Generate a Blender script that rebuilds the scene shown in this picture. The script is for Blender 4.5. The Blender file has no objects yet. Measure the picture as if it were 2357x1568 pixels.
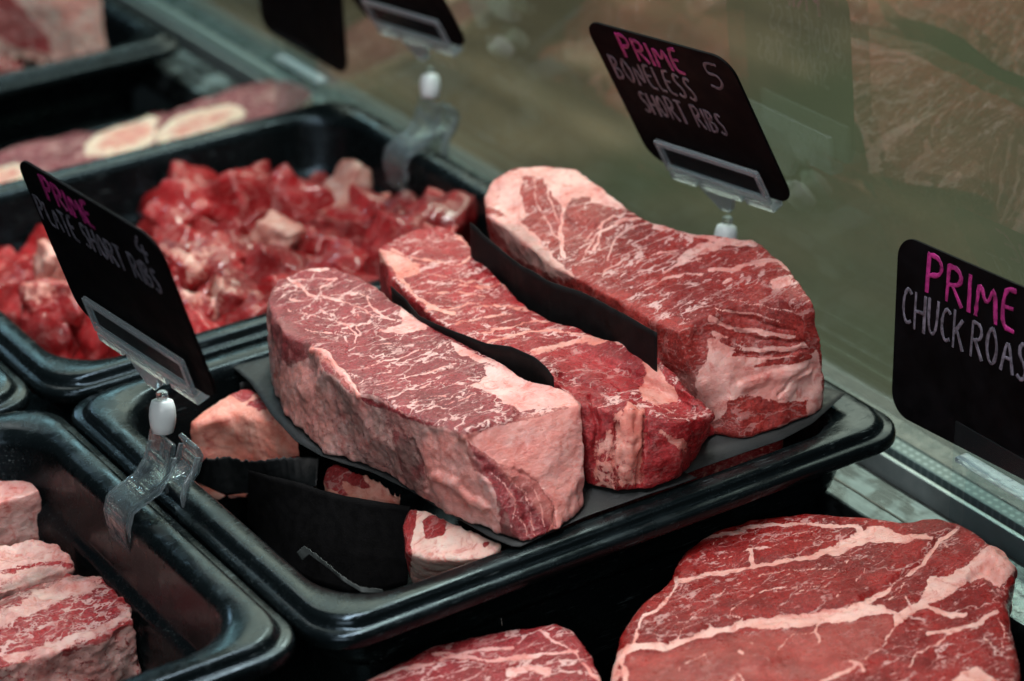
import bpy, bmesh, math, random
import numpy as np
from mathutils import Vector, Matrix, noise as mnoise

# ------------------------------------------------------------------ camera
C = bpy.context.scene.collection
SC = bpy.context.scene
EX = np.array([0.8305, -0.2647, 0.4901]); EY = np.array([-0.5568, -0.3675, 0.7449])
EX /= np.linalg.norm(EX); EY -= EX * (EX @ EY); EY /= np.linalg.norm(EY); EZ = np.cross(EX, EY)
MW = np.array([EX, EY, EZ])                     # camera frame (x right, y down, z forward) -> world
CAM = np.array([-0.4439, -0.8192, 0.6115]); FPX = 5972.3; CX, CY = 1178.5, 784.0
cd = bpy.data.cameras.new('camera'); cam = bpy.data.objects.new('camera', cd); C.objects.link(cam); SC.camera = cam
cd.sensor_width = 36.0; cd.lens = 36.0 * FPX / 2357.0; cd.clip_start = 0.02; cd.clip_end = 60
r_ = MW[:, 0]; u_ = -MW[:, 1]; b_ = -MW[:, 2]
cam.matrix_world = Matrix(((r_[0], u_[0], b_[0], CAM[0]), (r_[1], u_[1], b_[1], CAM[1]), (r_[2], u_[2], b_[2], CAM[2]), (0, 0, 0, 1)))
cd.dof.use_dof = True; cd.dof.focus_distance = 1.215; cd.dof.aperture_fstop = 6.0; cd.dof.aperture_blades = 9

# ------------------------------------------------------------------ world, lamps, exposure
w = bpy.data.worlds.new('World'); SC.world = w; w.use_nodes = True
w.node_tree.nodes['Background'].inputs[0].default_value = (0.55, 0.75, 0.85, 1)
w.node_tree.nodes['Background'].inputs[1].default_value = 0.05
def area(name, loc, target, sx, sy, e, col, spread=180):
    l = bpy.data.lights.new(name, 'AREA'); l.shape = 'RECTANGLE'; l.size = sx; l.size_y = sy; l.energy = e; l.color = col
    l.spread = math.radians(spread)
    o = bpy.data.objects.new(name, l); C.objects.link(o); o.location = loc
    o.rotation_euler = (Vector(target) - Vector(loc)).to_track_quat('-Z', 'Y').to_euler(); return o
area('case_lamp', (0.22, 0.25, 0.85), (0.12, 0.15, 0), 0.07, 1.3, 15.5, (1.0, 0.985, 0.985))
area('shop_window_light', (0.55, 2.3, 1.05), (0.0, 0.2, 0), 1.1, 0.10, 7.0, (0.50, 0.80, 1.0))
area('service_side_fill', (-0.9, -1.1, 0.9), (0.15, 0.1, 0), 0.8, 0.6, 8.0, (1.0, 0.965, 0.96))  # fill added to brighten the faces turned towards the camera
area('shop_floor_fill', (2.6, 2.6, 2.2), (2.4, 2.8, -0.9), 3.0, 3.0, 128.0, (1.0, 0.97, 0.9))  # unseen light added to brighten the floor beyond the glass
SC.view_settings.view_transform = 'Standard'; SC.view_settings.look = 'None'
SC.view_settings.exposure = 0.15; SC.view_settings.gamma = 1.0
SC.render.engine = 'CYCLES'
SC.cycles.max_bounces = 8; SC.cycles.diffuse_bounces = 3; SC.cycles.glossy_bounces = 3; SC.cycles.transmission_bounces = 7; SC.cycles.transparent_max_bounces = 10
SC.cycles.caustics_refractive = False; SC.cycles.caustics_reflective = False

# ------------------------------------------------------------------ helpers
def ray(x, y):
    return MW @ (np.array([x - CX, y - CY, FPX]) / FPX)
def V(x, y, z):                                  # photo direction met with a height
    d = ray(x, y); return CAM + (z - CAM[2]) / d[2] * d
def proj(co):
    X = (co - CAM) @ MW; return X[:, 0] / X[:, 2] * FPX + CX, X[:, 1] / X[:, 2] * FPX + CY
def k1(x, y): return ((640 + x / 2.0105) / 1.0861, (620 + y / 2.0105) / 1.0861)
def k2(x, y): return ((1150 + x / 1.802) / 1.0861, (380 + y / 1.802) / 1.0861)
def k5(x, y): return ((1500 + x / 2.2236) / 1.0861, (1250 + y / 2.2236) / 1.0861)
def k0(x, y): return (x, y)

def tag(o, label=None, cat=None, group=None, kind=None):
    if label: o['label'] = label
    if cat: o['category'] = cat
    if group: o['group'] = group
    if kind: o['kind'] = kind
    return o
def empty(name, loc, label, cat, group=None):
    o = bpy.data.objects.new(name, None); C.objects.link(o); o.location = loc; o.empty_display_size = 0.01
    return tag(o, label, cat, group)
def link(name, me, m, parent=None, smooth=False):
    if m is not None and len(me.materials) == 0: me.materials.append(m)
    o = bpy.data.objects.new(name, me); C.objects.link(o)
    if parent is not None: o.parent = parent
    if smooth: me.polygons.foreach_set('use_smooth', [True] * len(me.polygons))
    return o
def from_bm(name, bm, m, parent=None, smooth=False, bevel=0, seg=2):
    bmesh.ops.recalc_face_normals(bm, faces=bm.faces)
    me = bpy.data.meshes.new(name); bm.to_mesh(me); bm.free()
    o = link(name, me, m, parent, smooth)
    if bevel:
        b = o.modifiers.new('bevel', 'BEVEL'); b.width = bevel; b.segments = seg; b.limit_method = 'ANGLE'; b.angle_limit = 0.6
    return o
def copy_tree(o, parent=None):
    c = o.copy(); C.objects.link(c); c.parent = parent
    for ch in list(o.children): copy_tree(ch, c)
    return c
def box(bm, x0, x1, y0, y1, z0, z1):
    v = [bm.verts.new((x, y, z)) for z in (z0, z1) for y in (y0, y1) for x in (x0, x1)]
    for f in ((0, 1, 3, 2), (4, 5, 7, 6), (0, 1, 5, 4), (2, 3, 7, 6), (0, 2, 6, 4), (1, 3, 7, 5)): bm.faces.new([v[i] for i in f])

# perlin noise for vertex work
_rs = np.random.RandomState(7); _perm = np.concatenate([_rs.permutation(256)] * 3)
_g = _rs.normal(size=(256, 3)); _g /= np.linalg.norm(_g, axis=1)[:, None]
def pn(p):
    i = np.floor(p).astype(int); f = p - i; i &= 255; u = f * f * f * (f * (f * 6 - 15) + 10); out = 0
    for dx in (0, 1):
        wx = u[:, 0] if dx else 1 - u[:, 0]
        for dy in (0, 1):
            wy = u[:, 1] if dy else 1 - u[:, 1]
            for dz in (0, 1):
                wz = u[:, 2] if dz else 1 - u[:, 2]
                h = _perm[_perm[_perm[i[:, 0] + dx] + i[:, 1] + dy] + i[:, 2] + dz]
                out = out + wx * wy * wz * np.einsum('ij,ij->i', _g[h], f - np.array([dx, dy, dz]))
    return out
def fbm(p, o=3):
    a = 0; s = 1.0
    for k in range(o): a = a + pn(p * (2 ** k) + 17.3 * k) * s; s *= 0.5
    return a

# ------------------------------------------------------------------ materials
class NT:
    def __init__(s, name):
        s.m = bpy.data.materials.new(name); s.m.use_nodes = True; s.t = s.m.node_tree; s.n = s.t.nodes; s.b = s.n['Principled BSDF']
    def new(s, typ, **kw):
        n = s.n.new(typ)
        for k, v in kw.items():
            if k in n.inputs and not hasattr(n, k): n.inputs[k].default_value = v
            else:
                try: setattr(n, k, v)
                except Exception: n.inputs[k].default_value = v
        return n
    def l(s, a, b): s.t.links.new(a, b)
    def math(s, op, a, b=None, c=None, clamp=False):
        n = s.n.new('ShaderNodeMath'); n.operation = op; n.use_clamp = clamp
        for i, v in enumerate((a, b, c)):
            if v is None: continue
            if isinstance(v, (int, float)): n.inputs[i].default_value = v
            else: s.l(v, n.inputs[i])
        return n.outputs[0]
    def ss(s, v, lo, hi, a=0.0, b=1.0):
        n = s.n.new('ShaderNodeMapRange'); n.interpolation_type = 'SMOOTHSTEP'; s.l(v, n.inputs[0])
        for i, x in zip((1, 2, 3, 4), (lo, hi, a, b)): n.inputs[i].default_value = x
        return n.outputs[0]
    def mix(s, f, a, b):
        n = s.n.new('ShaderNodeMix'); n.data_type = 'RGBA'; n.clamp_factor = True
        if isinstance(f, (int, float)): n.inputs[0].default_value = f
        else: s.l(f, n.inputs[0])
        for i, v in ((6, a), (7, b)):
            if isinstance(v, tuple): n.inputs[i].default_value = (*v, 1)
            else: s.l(v, n.inputs[i])
        return n.outputs[2]
    def noise(s, vec, scale, detail=3, rough=0.55, dist=0.0, out=0):
        n = s.n.new('ShaderNodeTexNoise'); n.inputs['Scale'].default_value = scale; n.inputs['Detail'].default_value = detail
        n.inputs['Roughness'].default_value = rough; n.inputs['Distortion'].default_value = dist
        s.l(vec, n.inputs['Vector']); return n.outputs[out]
    def coord(s, rot=(0, 0, 0), scale=(1, 1, 1), src='Object'):
        c = s.n.new('ShaderNodeTexCoord'); m = s.n.new('ShaderNodeMapping')
        m.inputs['Rotation'].default_value = rot; m.inputs['Scale'].default_value = scale
        s.l(c.outputs[src], m.inputs[0]); return m.outputs[0]
    def vadd(s, a, b, k):
        m = s.n.new('ShaderNodeVectorMath'); m.operation = 'SUBTRACT'; s.l(b, m.inputs[0]); m.inputs[1].default_value = (0.5, 0.5, 0.5)
        q = s.n.new('ShaderNodeVectorMath'); q.operation = 'SCALE'; s.l(m.outputs[0], q.inputs[0]); q.inputs['Scale'].default_value = k
        r = s.n.new('ShaderNodeVectorMath'); r.operation = 'ADD'; s.l(a, r.inputs[0]); s.l(q.outputs[0], r.inputs[1]); return r.outputs[0]
    def bump(s, h, strength, dist):
        n = s.n.new('ShaderNodeBump'); n.inputs['Strength'].default_value = strength; n.inputs['Distance'].default_value = dist
        s.l(h, n.inputs['Height']); s.l(n.outputs[0], s.b.inputs['Normal']); s.l(n.outputs[0], s.b.inputs['Coat Normal'])

def meat_mat(name, ang=0.0, stretch=0.45, cell=95.0, la=(0.17, 0.006, 0.008), lb=(0.36, 0.028, 0.030), fat=(0.66, 0.27, 0.245),
             fat2=(0.76, 0.46, 0.43), vein=1.0, rnd=False, width=0.055, streak=1.0, wet=0.36):
    t = NT(name)
    co = t.coord()
    if rnd:
        oi = t.n.new('ShaderNodeObjectInfo'); a = t.n.new('ShaderNodeVectorMath'); a.operation = 'ADD'
        t.l(co, a.inputs[0]); sc = t.n.new('ShaderNodeVectorMath'); sc.operation = 'SCALE'; sc.inputs[0].default_value = (1, 1.7, 2.3)
        t.l(oi.outputs['Random'], sc.inputs['Scale']); t.l(sc.outputs[0], a.inputs[1]); co = a.outputs[0]
    at = t.n.new('ShaderNodeAttribute'); at.attribute_name = 'paint'
    sp = t.n.new('ShaderNodeSeparateColor'); t.l(at.outputs['Color'], sp.inputs[0]); F, G, D = sp.outputs; PK = at.outputs['Alpha']
    mp = t.n.new('ShaderNodeMapping'); mp.inputs['Rotation'].default_value = (0, 0, ang); mp.inputs['Scale'].default_value = (stretch, 1, 1); t.l(co, mp.inputs[0]); fc = mp.outputs[0]
    warp = t.vadd(fc, t.noise(fc, 60, 4, 0.6, 0, 1), 0.022)
    warp = t.vadd(warp, t.noise(co, 260, 3, 0.6, 0, 1), 0.004)
    # broad fat seams, ragged at the edge
    nz = t.noise(t.vadd(co, t.noise(co, 90, 3, 0.6, 0, 1), 0.01), 330, 5, 0.65)
    fr = t.math('ADD', F, t.math('MULTIPLY', t.math('SUBTRACT', nz, 0.5), 1.05))
    fm = t.ss(fr, 0.44, 0.56)
    # fine marbling: cell borders, only in patches, plus long thin streaks
    vo = t.n.new('ShaderNodeTexVoronoi'); vo.feature = 'DISTANCE_TO_EDGE'; vo.inputs['Scale'].default_value = cell; t.l(warp, vo.inputs['Vector'])
    wv = t.math('MULTIPLY', t.ss(t.noise(co, 130, 3), 0.35, 0.7, 0.15, 1.6), width)
    v1 = t.math('SUBTRACT', 1.0, t.math('DIVIDE', vo.outputs['Distance'], wv), clamp=True)
    v1 = t.ss(v1, 0.1, 0.6)
    mask = t.ss(t.noise(warp, 55, 3, 0.55), 0.36, 0.54)
    mp2 = t.n.new('ShaderNodeMapping'); mp2.inputs['Rotation'].default_value = (0, 0, ang); mp2.inputs['Scale'].default_value = (0.22, 1, 1); t.l(co, mp2.inputs[0])
    st = t.noise(t.vadd(mp2.outputs[0], t.noise(co, 75, 3, 0.6, 0, 1), 0.012), 520, 3, 0.6)
    v2 = t.math('MULTIPLY', t.ss(st, 0.585, 0.66), t.ss(t.noise(co, 60, 2), 0.42, 0.6), clamp=True)
    vo2 = t.n.new('ShaderNodeTexVoronoi'); vo2.inputs['Scale'].default_value = 420; t.l(warp, vo2.inputs['Vector'])
    v3 = t.math('MULTIPLY', t.ss(vo2.outputs['Distance'], 0.10, 0.24, 1, 0), t.ss(t.noise(co, 200, 2), 0.48, 0.62))
    vv = t.math('MAXIMUM', t.math('MULTIPLY', v1, mask), t.math('MULTIPLY', v2, 0.8 * streak))
    vv = t.math('MAXIMUM', vv, t.math('MULTIPLY', v3, 0.6))
    vv = t.math('MULTIPLY', t.math('MULTIPLY', vv, G), vein, clamp=True)
    allfat = t.math('MAXIMUM', fm, vv)
    # colours
    lean = t.mix(t.ss(t.noise(co, 42, 3, 0.5, 0.6), 0.32, 0.68), la, lb)
    fibre = t.noise(mp2.outputs[0], 1500, 2, 0.6)
    lean = t.mix(t.math('MULTIPLY', t.ss(fibre, 0.45, 0.7), 0.40), lean, tuple(min(1, c * 1.35 + 0.02) for c in lb))
    lean = t.mix(t.math('MULTIPLY', t.ss(t.noise(co, 800, 3), 0.42, 0.62), 0.55), lean, tuple(c * 0.55 for c in la))
    fcol = t.mix(t.ss(t.noise(co, 55, 4, 0.6), 0.35, 0.65), fat, fat2)
    fcol = t.mix(t.math('MULTIPLY', t.ss(t.noise(co, 130, 5, 0.7, 0.8), 0.48, 0.70), 0.75), fcol, (0.52, 0.10, 0.085))
    col = t.mix(t.math('MULTIPLY', vv, 0.92), lean, (0.76, 0.47, 0.44)); col = t.mix(fm, col, fcol)
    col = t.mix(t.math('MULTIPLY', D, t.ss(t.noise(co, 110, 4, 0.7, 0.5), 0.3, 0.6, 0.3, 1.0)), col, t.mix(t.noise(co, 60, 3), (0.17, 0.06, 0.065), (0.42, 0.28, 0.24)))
    col = t.mix(t.math('MULTIPLY', PK, t.ss(t.noise(co, 120, 4, 0.65), 0.3, 0.6, 0.45, 1.0)), col, t.mix(t.noise(co, 90, 3), (0.62, 0.15, 0.12), (0.74, 0.32, 0.27)))
    if rnd:
        hs = t.n.new('ShaderNodeHueSaturation'); t.l(t.math('ADD', t.math('MULTIPLY', oi.outputs['Random'], 0.55), 0.6), hs.inputs['Value']); t.l(col, hs.inputs['Color']); col = hs.outputs[0]
    t.l(col, t.b.inputs['Base Color'])
    t.l(t.ss(t.noise(co, 220, 3), 0.3, 0.75, 0.24, 0.52), t.b.inputs['Roughness'])
    t.b.inputs['Specular IOR Level'].default_value = 0.22; t.b.inputs['Coat Weight'].default_value = wet; t.b.inputs['Coat Roughness'].default_value = 0.10
    t.l(t.ss(fm, 0, 1, 0.12, 0.40), t.b.inputs['Subsurface Weight']); t.b.inputs['Subsurface Radius'].default_value = (1.0, 0.28, 0.2); t.b.inputs['Subsurface Scale'].default_value = 0.004
    h = t.math('ADD', t.math('MULTIPLY', allfat, 0.35), t.math('MULTIPLY', t.noise(warp, 330, 5, 0.7), 0.9))
    h = t.math('ADD', h, t.math('MULTIPLY', fibre, 0.35))
    h = t.math('ADD', h, t.math('MULTIPLY', t.noise(co, 1100, 3, 0.6), 0.35))
    h = t.math('MULTIPLY', h, t.ss(fm, 0, 1, 1.0, 0.62))
    t.bump(h, 0.75, 0.0013)
    if rnd: t.t.links.remove(t.b.inputs['Coat Normal'].links[0])
    return t.m

def plastic_mat(name, base=(0.0025, 0.0040, 0.0045), rough=0.25):
    t = NT(name); co = t.coord()
    sm = t.noise(co, 45, 5, 0.7)
    scm = t.coord(rot=(0, 0, 0.5), scale=(0.05, 1, 1)); scr = t.ss(t.noise(scm, 1400, 2, 0.5), 0.64, 0.72)
    scm2 = t.coord(rot=(0, 0, -0.9), scale=(0.05, 1, 1)); scr2 = t.ss(t.noise(scm2, 1200, 2, 0.5), 0.65, 0.73)
    s = t.math('MAXIMUM', scr, scr2)
    col = t.mix(t.math('MULTIPLY', s, t.ss(sm, 0.45, 0.7)), base, (0.09, 0.12, 0.125)); t.l(col, t.b.inputs['Base Color'])
    t.l(t.math('ADD', t.ss(sm, 0.35, 0.7, rough - 0.10, rough + 0.14), t.math('MULTIPLY', s, 0.15)), t.b.inputs['Roughness'])
    t.b.inputs['Specular IOR Level'].default_value = 0.26; t.b.inputs['Specular Tint'].default_value = (0.55, 0.80, 1.0, 1)
    t.bump(t.math('ADD', t.noise(co, 160, 4, 0.7), t.math('MULTIPLY', s, 0.5)), 0.10, 0.0006); return t.m

def simple(name, col, rough=0.5, metal=0.0, var=0.25, scale=60, bump=0.0, spec=0.5):
    t = NT(name); co = t.coord(); c = t.mix(t.ss(t.noise(co, scale, 4, 0.65), 0.3, 0.7), tuple(x * (1 - var) for x in col), tuple(min(1, x * (1 + var)) for x in col))
    t.l(c, t.b.inputs['Base Color']); t.l(t.ss(t.noise(co, scale * 2, 3), 0.3, 0.7, max(0.03, rough - 0.08), rough + 0.08), t.b.inputs['Roughness'])
    t.b.inputs['Metallic'].default_value = metal; t.b.inputs['Specular IOR Level'].default_value = spec
    if bump: t.bump(t.noise(co, scale * 8, 4, 0.7), bump, 0.0006)
    return t.m

M = {}
M['plastic'] = plastic_mat('black_polycarbonate')
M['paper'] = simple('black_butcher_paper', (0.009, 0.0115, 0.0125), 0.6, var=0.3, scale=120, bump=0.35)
M['paper_dark'] = simple('painted_shade_paper', (0.006, 0.006, 0.0065), 0.6, var=0.3, scale=120, bump=0.3, spec=0.15)  # darker copy of the paper, shade put into its colour
M['card'] = simple('black_chalk_card', (0.0024, 0.0024, 0.003), 0.6, var=0.6, scale=40, spec=0.06)
M['pink'] = simple('pink_marker', (0.32, 0.022, 0.16), 0.35, var=0.55, scale=260)
M['grey'] = simple('grey_marker', (0.12, 0.12, 0.155), 0.35, var=0.55, scale=260)
M['sleeve'] = simple('white_sleeve', (0.72, 0.82, 0.84), 0.35, var=0.04, scale=60)
M['gasket'] = simple('black_gasket', (0.012, 0.015, 0.015), 0.45)
def acrylic(name, lo, hi, col, gl=0.0):
    t = NT(name); out = t.n['Material Output']; t.b.inputs['Base Color'].default_value = (*col, 1); t.b.inputs['Roughness'].default_value = 0.08; t.b.inputs['Specular IOR Level'].default_value = 1.0
    t.bump(t.noise(t.coord(), 260, 3), 0.5, 0.0008)
    tr = t.n.new('ShaderNodeBsdfTransparent'); tr.inputs[0].default_value = (0.93, 0.97, 0.98, 1)
    lw = t.n.new('ShaderNodeLayerWeight'); lw.inputs['Blend'].default_value = 0.5; m = t.n.new('ShaderNodeMixShader')
    t.l(t.ss(lw.outputs['Facing'], 0.15, 0.95, lo, hi), m.inputs[0]); t.l(tr.outputs[0], m.inputs[1]); t.l(t.b.outputs[0], m.inputs[2]); res = m.outputs[0]
    if gl:
        g = t.n.new('ShaderNodeBsdfGlass'); g.inputs['IOR'].default_value = 1.49; g.inputs['Roughness'].default_value = 0.0; g.inputs['Color'].default_value = (0.97, 1, 1, 1)
        bp = t.n.new('ShaderNodeBump'); bp.inputs['Strength'].default_value = 0.8; bp.inputs['Distance'].default_value = 0.0012; t.l(t.noise(t.coord(), 130, 2), bp.inputs['Height']); t.l(bp.outputs[0], g.inputs['Normal'])
        m3 = t.n.new('ShaderNodeMixShader'); m3.inputs[0].default_value = gl; t.l(res, m3.inputs[1]); t.l(g.outputs[0], m3.inputs[2]); res = m3.outputs[0]
    t.l(res, out.inputs[0]); return t.m
M['acrylic'] = acrylic('clear_acrylic', 0.04, 0.50, (0.60, 0.72, 0.78), 0.55); M['edge'] = acrylic('acrylic_painted_glint', 0.35, 1.0, (0.62, 0.74, 0.80), 0.40); M['clear'] = acrylic('clear_sheet', 0.02, 0.14, (0.12, 0.14, 0.15))  # pale edge colour stands in for bright reflections on the acrylic
t = NT('brushed_steel'); co = t.coord(scale=(1, 0.04, 1)); n1 = t.noise(co, 900, 3); bl = t.ss(t.noise(t.coord(), 22, 4, 0.6, 1.2), 0.46, 0.60)
t.l(t.mix(bl, (0.030, 0.040, 0.044), (0.14, 0.18, 0.195)), t.b.inputs['Base Color']); t.b.inputs['Metallic'].default_value = 0.85
t.l(t.math('ADD', t.ss(n1, 0.3, 0.7, 0.22, 0.38), t.math('MULTIPLY', bl, 0.15)), t.b.inputs['Roughness']); t.bump(n1, 0.15, 0.0004); M['steel'] = t.m
t = NT('painted_led_dots'); co = t.coord(); vx = t.n.new('ShaderNodeSeparateXYZ'); t.l(co, vx.inputs[0])
dx = t.math('SUBTRACT', t.math('FRACT', t.math('MULTIPLY', vx.outputs[0], 250)), 0.5); dy = t.math('SUBTRACT', t.math('FRACT', t.math('MULTIPLY', vx.outputs[1], 190)), 0.5)
rr = t.math('SQRT', t.math('ADD', t.math('MULTIPLY', dx, dx), t.math('MULTIPLY', dy, dy)))
t.l(t.mix(t.ss(rr, 0.22, 0.32, 1, 0), (0.09, 0.14, 0.145), (0.21, 0.28, 0.285)), t.b.inputs['Base Color']); t.b.inputs['Metallic'].default_value = 0.4; t.b.inputs['Roughness'].default_value = 0.4; M['dots'] = t.m  # pale dots paint the reflection of an LED strip
t = NT('satin_aluminium'); t.l(t.mix(t.noise(t.coord(), 120, 4), (0.20, 0.27, 0.275), (0.38, 0.45, 0.455)), t.b.inputs['Base Color']); t.b.inputs['Metallic'].default_value = 0.5; t.b.inputs['Roughness'].default_value = 0.35; M['alu'] = t.m
# thin case glass: clear body, reflection by angle, a few smears
t = NT('case_glass'); t.n.remove(t.b); out = t.n['Material Output']
lw = t.n.new('ShaderNodeLayerWeight'); lw.inputs['Blend'].default_value = 0.5
frv = t.math('ADD', t.math('MULTIPLY', t.math('POWER', lw.outputs['Facing'], 3.5), 1.1), 0.045)
tr = t.n.new('ShaderNodeBsdfTransparent'); tr.inputs[0].default_value = (0.87, 0.93, 0.86, 1)
gl = t.n.new('ShaderNodeBsdfGlossy'); gl.inputs['Roughness'].default_value = 0.015
df = t.n.new('ShaderNodeBsdfDiffuse'); df.inputs[0].default_value = (0.7, 0.8, 0.78, 1)
m1 = t.n.new('ShaderNodeMixShader'); t.l(frv, m1.inputs[0]); t.l(tr.outputs[0], m1.inputs[1]); t.l(gl.outputs[0], m1.inputs[2])
smear = t.noise(t.coord(rot=(0.5, 0, 0), scale=(1, 0.35, 1.6)), 38, 5, 0.7, 0.8)
drops = t.math('MULTIPLY', t.ss(t.noise(t.coord(), 420, 3, 0.6), 0.62, 0.72), t.ss(t.noise(t.coord(), 16, 2), 0.56, 0.68))
m2 = t.n.new('ShaderNodeMixShader'); t.l(t.math('ADD', t.ss(smear, 0.56, 0.85, 0.0, 0.045), t.math('MULTIPLY', drops, 0.16)), m2.inputs[0]); t.l(m1.outputs[0], m2.inputs[1]); t.l(df.outputs[0], m2.inputs[2])
t.l(m2.outputs[0], out.inputs[0]); M['glass'] = t.m
# the shop floor seen through the glass, olive with streaked brown patches
t = NT('olive_brown_floor'); co = t.coord(); wc = t.vadd(co, t.noise(co, 1.1, 4, 0.6, 0, 1), 0.9)
pat = t.ss(t.noise(wc, 0.85, 4, 0.55), 0.40, 0.58)
sc_ = t.coord(rot=(0, 0, 0.35), scale=(1.0, 0.16, 1)); st = t.ss(t.noise(t.vadd(sc_, t.noise(co, 2.2, 3, 0.6, 0, 1), 0.12), 9, 4, 0.6), 0.42, 0.72)
br = t.mix(st, (0.080, 0.062, 0.038), (0.27, 0.205, 0.135)); gr = t.mix(t.noise(co, 3, 4, 0.6), (0.040, 0.048, 0.024), (0.085, 0.095, 0.052))
t.l(t.mix(pat, gr, br), t.b.inputs['Base Color']); t.b.inputs['Roughness'].default_value = 0.6; M['floor'] = t.m

# ------------------------------------------------------------------ setting: floor beyond the glass, case deck
bm = bmesh.new(); box(bm, 0.43, 12, -6, 14, -1.0, -0.95); tag(from_bm('shop_floor', bm, M['floor']), kind='structure')
bm = bmesh.new(); box(bm, -1.2, 0.309, -0.9, 3.2, -0.125, -0.115); tag(from_bm('case_deck', bm, simple('dark_deck_metal', (0.05, 0.075, 0.07), 0.4, 0.6)), kind='structure')
case = empty('display_case_edge', (0.34, 0.3, -0.06), 'steel ledge with black gasket and pale strips at the foot of the glass', 'case edge')
def strip(name, x0, x1, z0, z1, m, bev=0.0008):
    bm = bmesh.new(); box(bm, x0 - 0.34, x1 - 0.34, -1.2, 2.9, z0 + 0.06, z1 + 0.06); return from_bm(name, bm, m, case, bevel=bev)
strip('steel_ledge', 0.309, 0.341, -0.075, -0.052, M['steel'], 0.0015)
for i, x in enumerate((0.321,)): strip('ledge_groove', x, x + 0.0012, -0.0535, -0.0516, M['gasket'], 0)
strip('black_gasket', 0.342, 0.3545, -0.09, -0.062, M['gasket'])
strip('aluminium_strip', 0.3555, 0.3585, -0.08, -0.0505, M['alu'])
strip('gasket_slot', 0.359, 0.3628, -0.08, -0.060, M['gasket'])
strip('painted_led_dot_strip', 0.363, 0.3728, -0.08, -0.0495, M['dots'])  # carries the painted LED reflection
strip('glass_channel', 0.3735, 0.3885, -0.10, -0.0500, simple('dark_teal_channel', (0.02, 0.045, 0.045), 0.25))
strip('case_front_panel', 0.392, 0.425, -1.0, -0.07, simple('dark_front_panel', (0.02, 0.028, 0.026), 0.4))
# glass pane leaning over the trays
bm = bmesh.new(); LG = 0.62; a = math.radians(14)
bx, bz = 0.3755, -0.055
for s in (0, 0.006):
    pass
v = [bm.verts.new((dx - k * LG * math.sin(a), y, k * LG * math.cos(a))) for k in (0, 1) for y in (-1.5, 2.6) for dx in (0, 0.006)]
for f in ((0, 1, 3, 2), (4, 5, 7, 6), (0, 1, 5, 4), (2, 3, 7, 6), (0, 2, 6, 4), (1, 3, 7, 5)): bm.faces.new([v[i] for i in f])
gp = from_bm('glass_pane', bm, M['glass']); gp.location = (bx, 0, bz)
tag(gp, 'tall clear glass front of the display case, faintly smeared, leaning over the trays', 'glass pane')

# ------------------------------------------------------------------ trays
def rrect(hx, hy, R, n=9):
    pts = []
    for cx, cy, a0 in ((hx - R, hy - R, 0), (-hx + R, hy - R, 90), (-hx + R, -hy + R, 180), (hx - R, -hy + R, 270)):
        for k in range(n + 1):
            an = math.radians(a0 + 90 * k / n); pts.append((cx + R * math.cos(an), cy + R * math.sin(an)))
    return pts
def shell(name, hx, hy, prof, m, parent=None):
    bm = bmesh.new(); rings = []
    for d, z, R in prof: rings.append([bm.verts.new((x, y, z)) for x, y in rrect(hx - d, hy - d, R)])
    n = len(rings[0]); K = len(rings)
    for i in range(K - 1):
        for j in range(n): bm.faces.new((rings[i][j], rings[i][(j + 1) % n], rings[i + 1][(j + 1) % n], rings[i + 1][j]))
    bm.faces.new(rings[0]); bm.faces.new(rings[-1][::-1])
    return from_bm(name, bm, m, parent, smooth=False)
def tray_profile(depth):
    z = -depth
    inner = [(0.041, z, .020), (0.036, z + .003, .022), (0.032, z + .010, .024), (0.0292, -.037, .0285), (0.0285, -.0345, .029), (0.0262, -.0325, .031), (0.0248, -.031, .032), (0.0240, -.029, .032),
             (0.0215, -.004, .033), (0.0208, -.0012, .033), (0.0190, .0012, .032), (0.0172, .0022, .031), (0.0085, .0028, .0225), (0.0068, .0022, .0215), (0.0060, .0008, .021), (0.0055, -.0012, .0205),
             (0.0042, -.0018, .020), (0.0018, -.0016, .021), (0.0004, -.0026, .022), (0.0, -.0045, .022), (0.0, -.0075, .022), (0.0012, -.0090, .021)]
    outer = [(0.0060, -.0085, .020), (0.0170, -.0075, .024), (0.0185, -.009, .024), (0.0190, -.028, .024), (0.0205, -.0345, .024), (0.0245, -.0375, .024), (0.0262, -.042, .024), (0.0290, z + .008, .022), (0.033, z - .002, .020), (0.04, z - .003, .02)]
    return inner + outer
def make_tray(label, cx, cy, zz, depth=0.100, hx=0.1655, hy=0.1345, src=None, name='display_tray', group='black display trays in the case'):
    o = shell(name, hx, hy, tray_profile(depth), M['plastic'])
    o.location = (cx, cy, zz)
    me = o.data; me.polygons.foreach_set('use_smooth', [True] * len(me.polygons))
    b = o.modifiers.new('bevel', 'BEVEL'); b.width = 0.0004; b.segments = 1; b.angle_limit = 1.2
    return tag(o, label, 'tray', group)
def tray_copy(src, label, loc):
    c = src.copy(); C.objects.link(c); c.location = loc; c['label'] = label; return c
T1 = make_tray('black plastic tray under the three big boneless roasts', 0.1605, 0.1305, 0)
T2 = tray_copy(T1, 'black plastic tray filled with red stew meat chunks', (0.1605, 0.4045, 0))
T3 = tray_copy(T1, 'black plastic tray holding pale fatty short ribs in front of the clear clip', (-0.1725, 0.1370, 0))
T4 = tray_copy(T1, 'black plastic tray cut off at the left, only its scratched corner showing', (-0.1725, 0.4095, 0))
T5 = tray_copy(T1, 'black plastic tray with pale bony meat, farthest and blurred at upper left', (0.1605, 0.894, -0.030))
T6 = make_tray('low black tray holding the round bone slices behind the stew meat tray', 0.1605, 0.65, -0.070, depth=0.038, hy=0.105)
T7 = make_tray('low black tray under the chuck roast at lower right', 0.1605, -0.150, -0.072, depth=0.036, hy=0.138)

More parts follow.
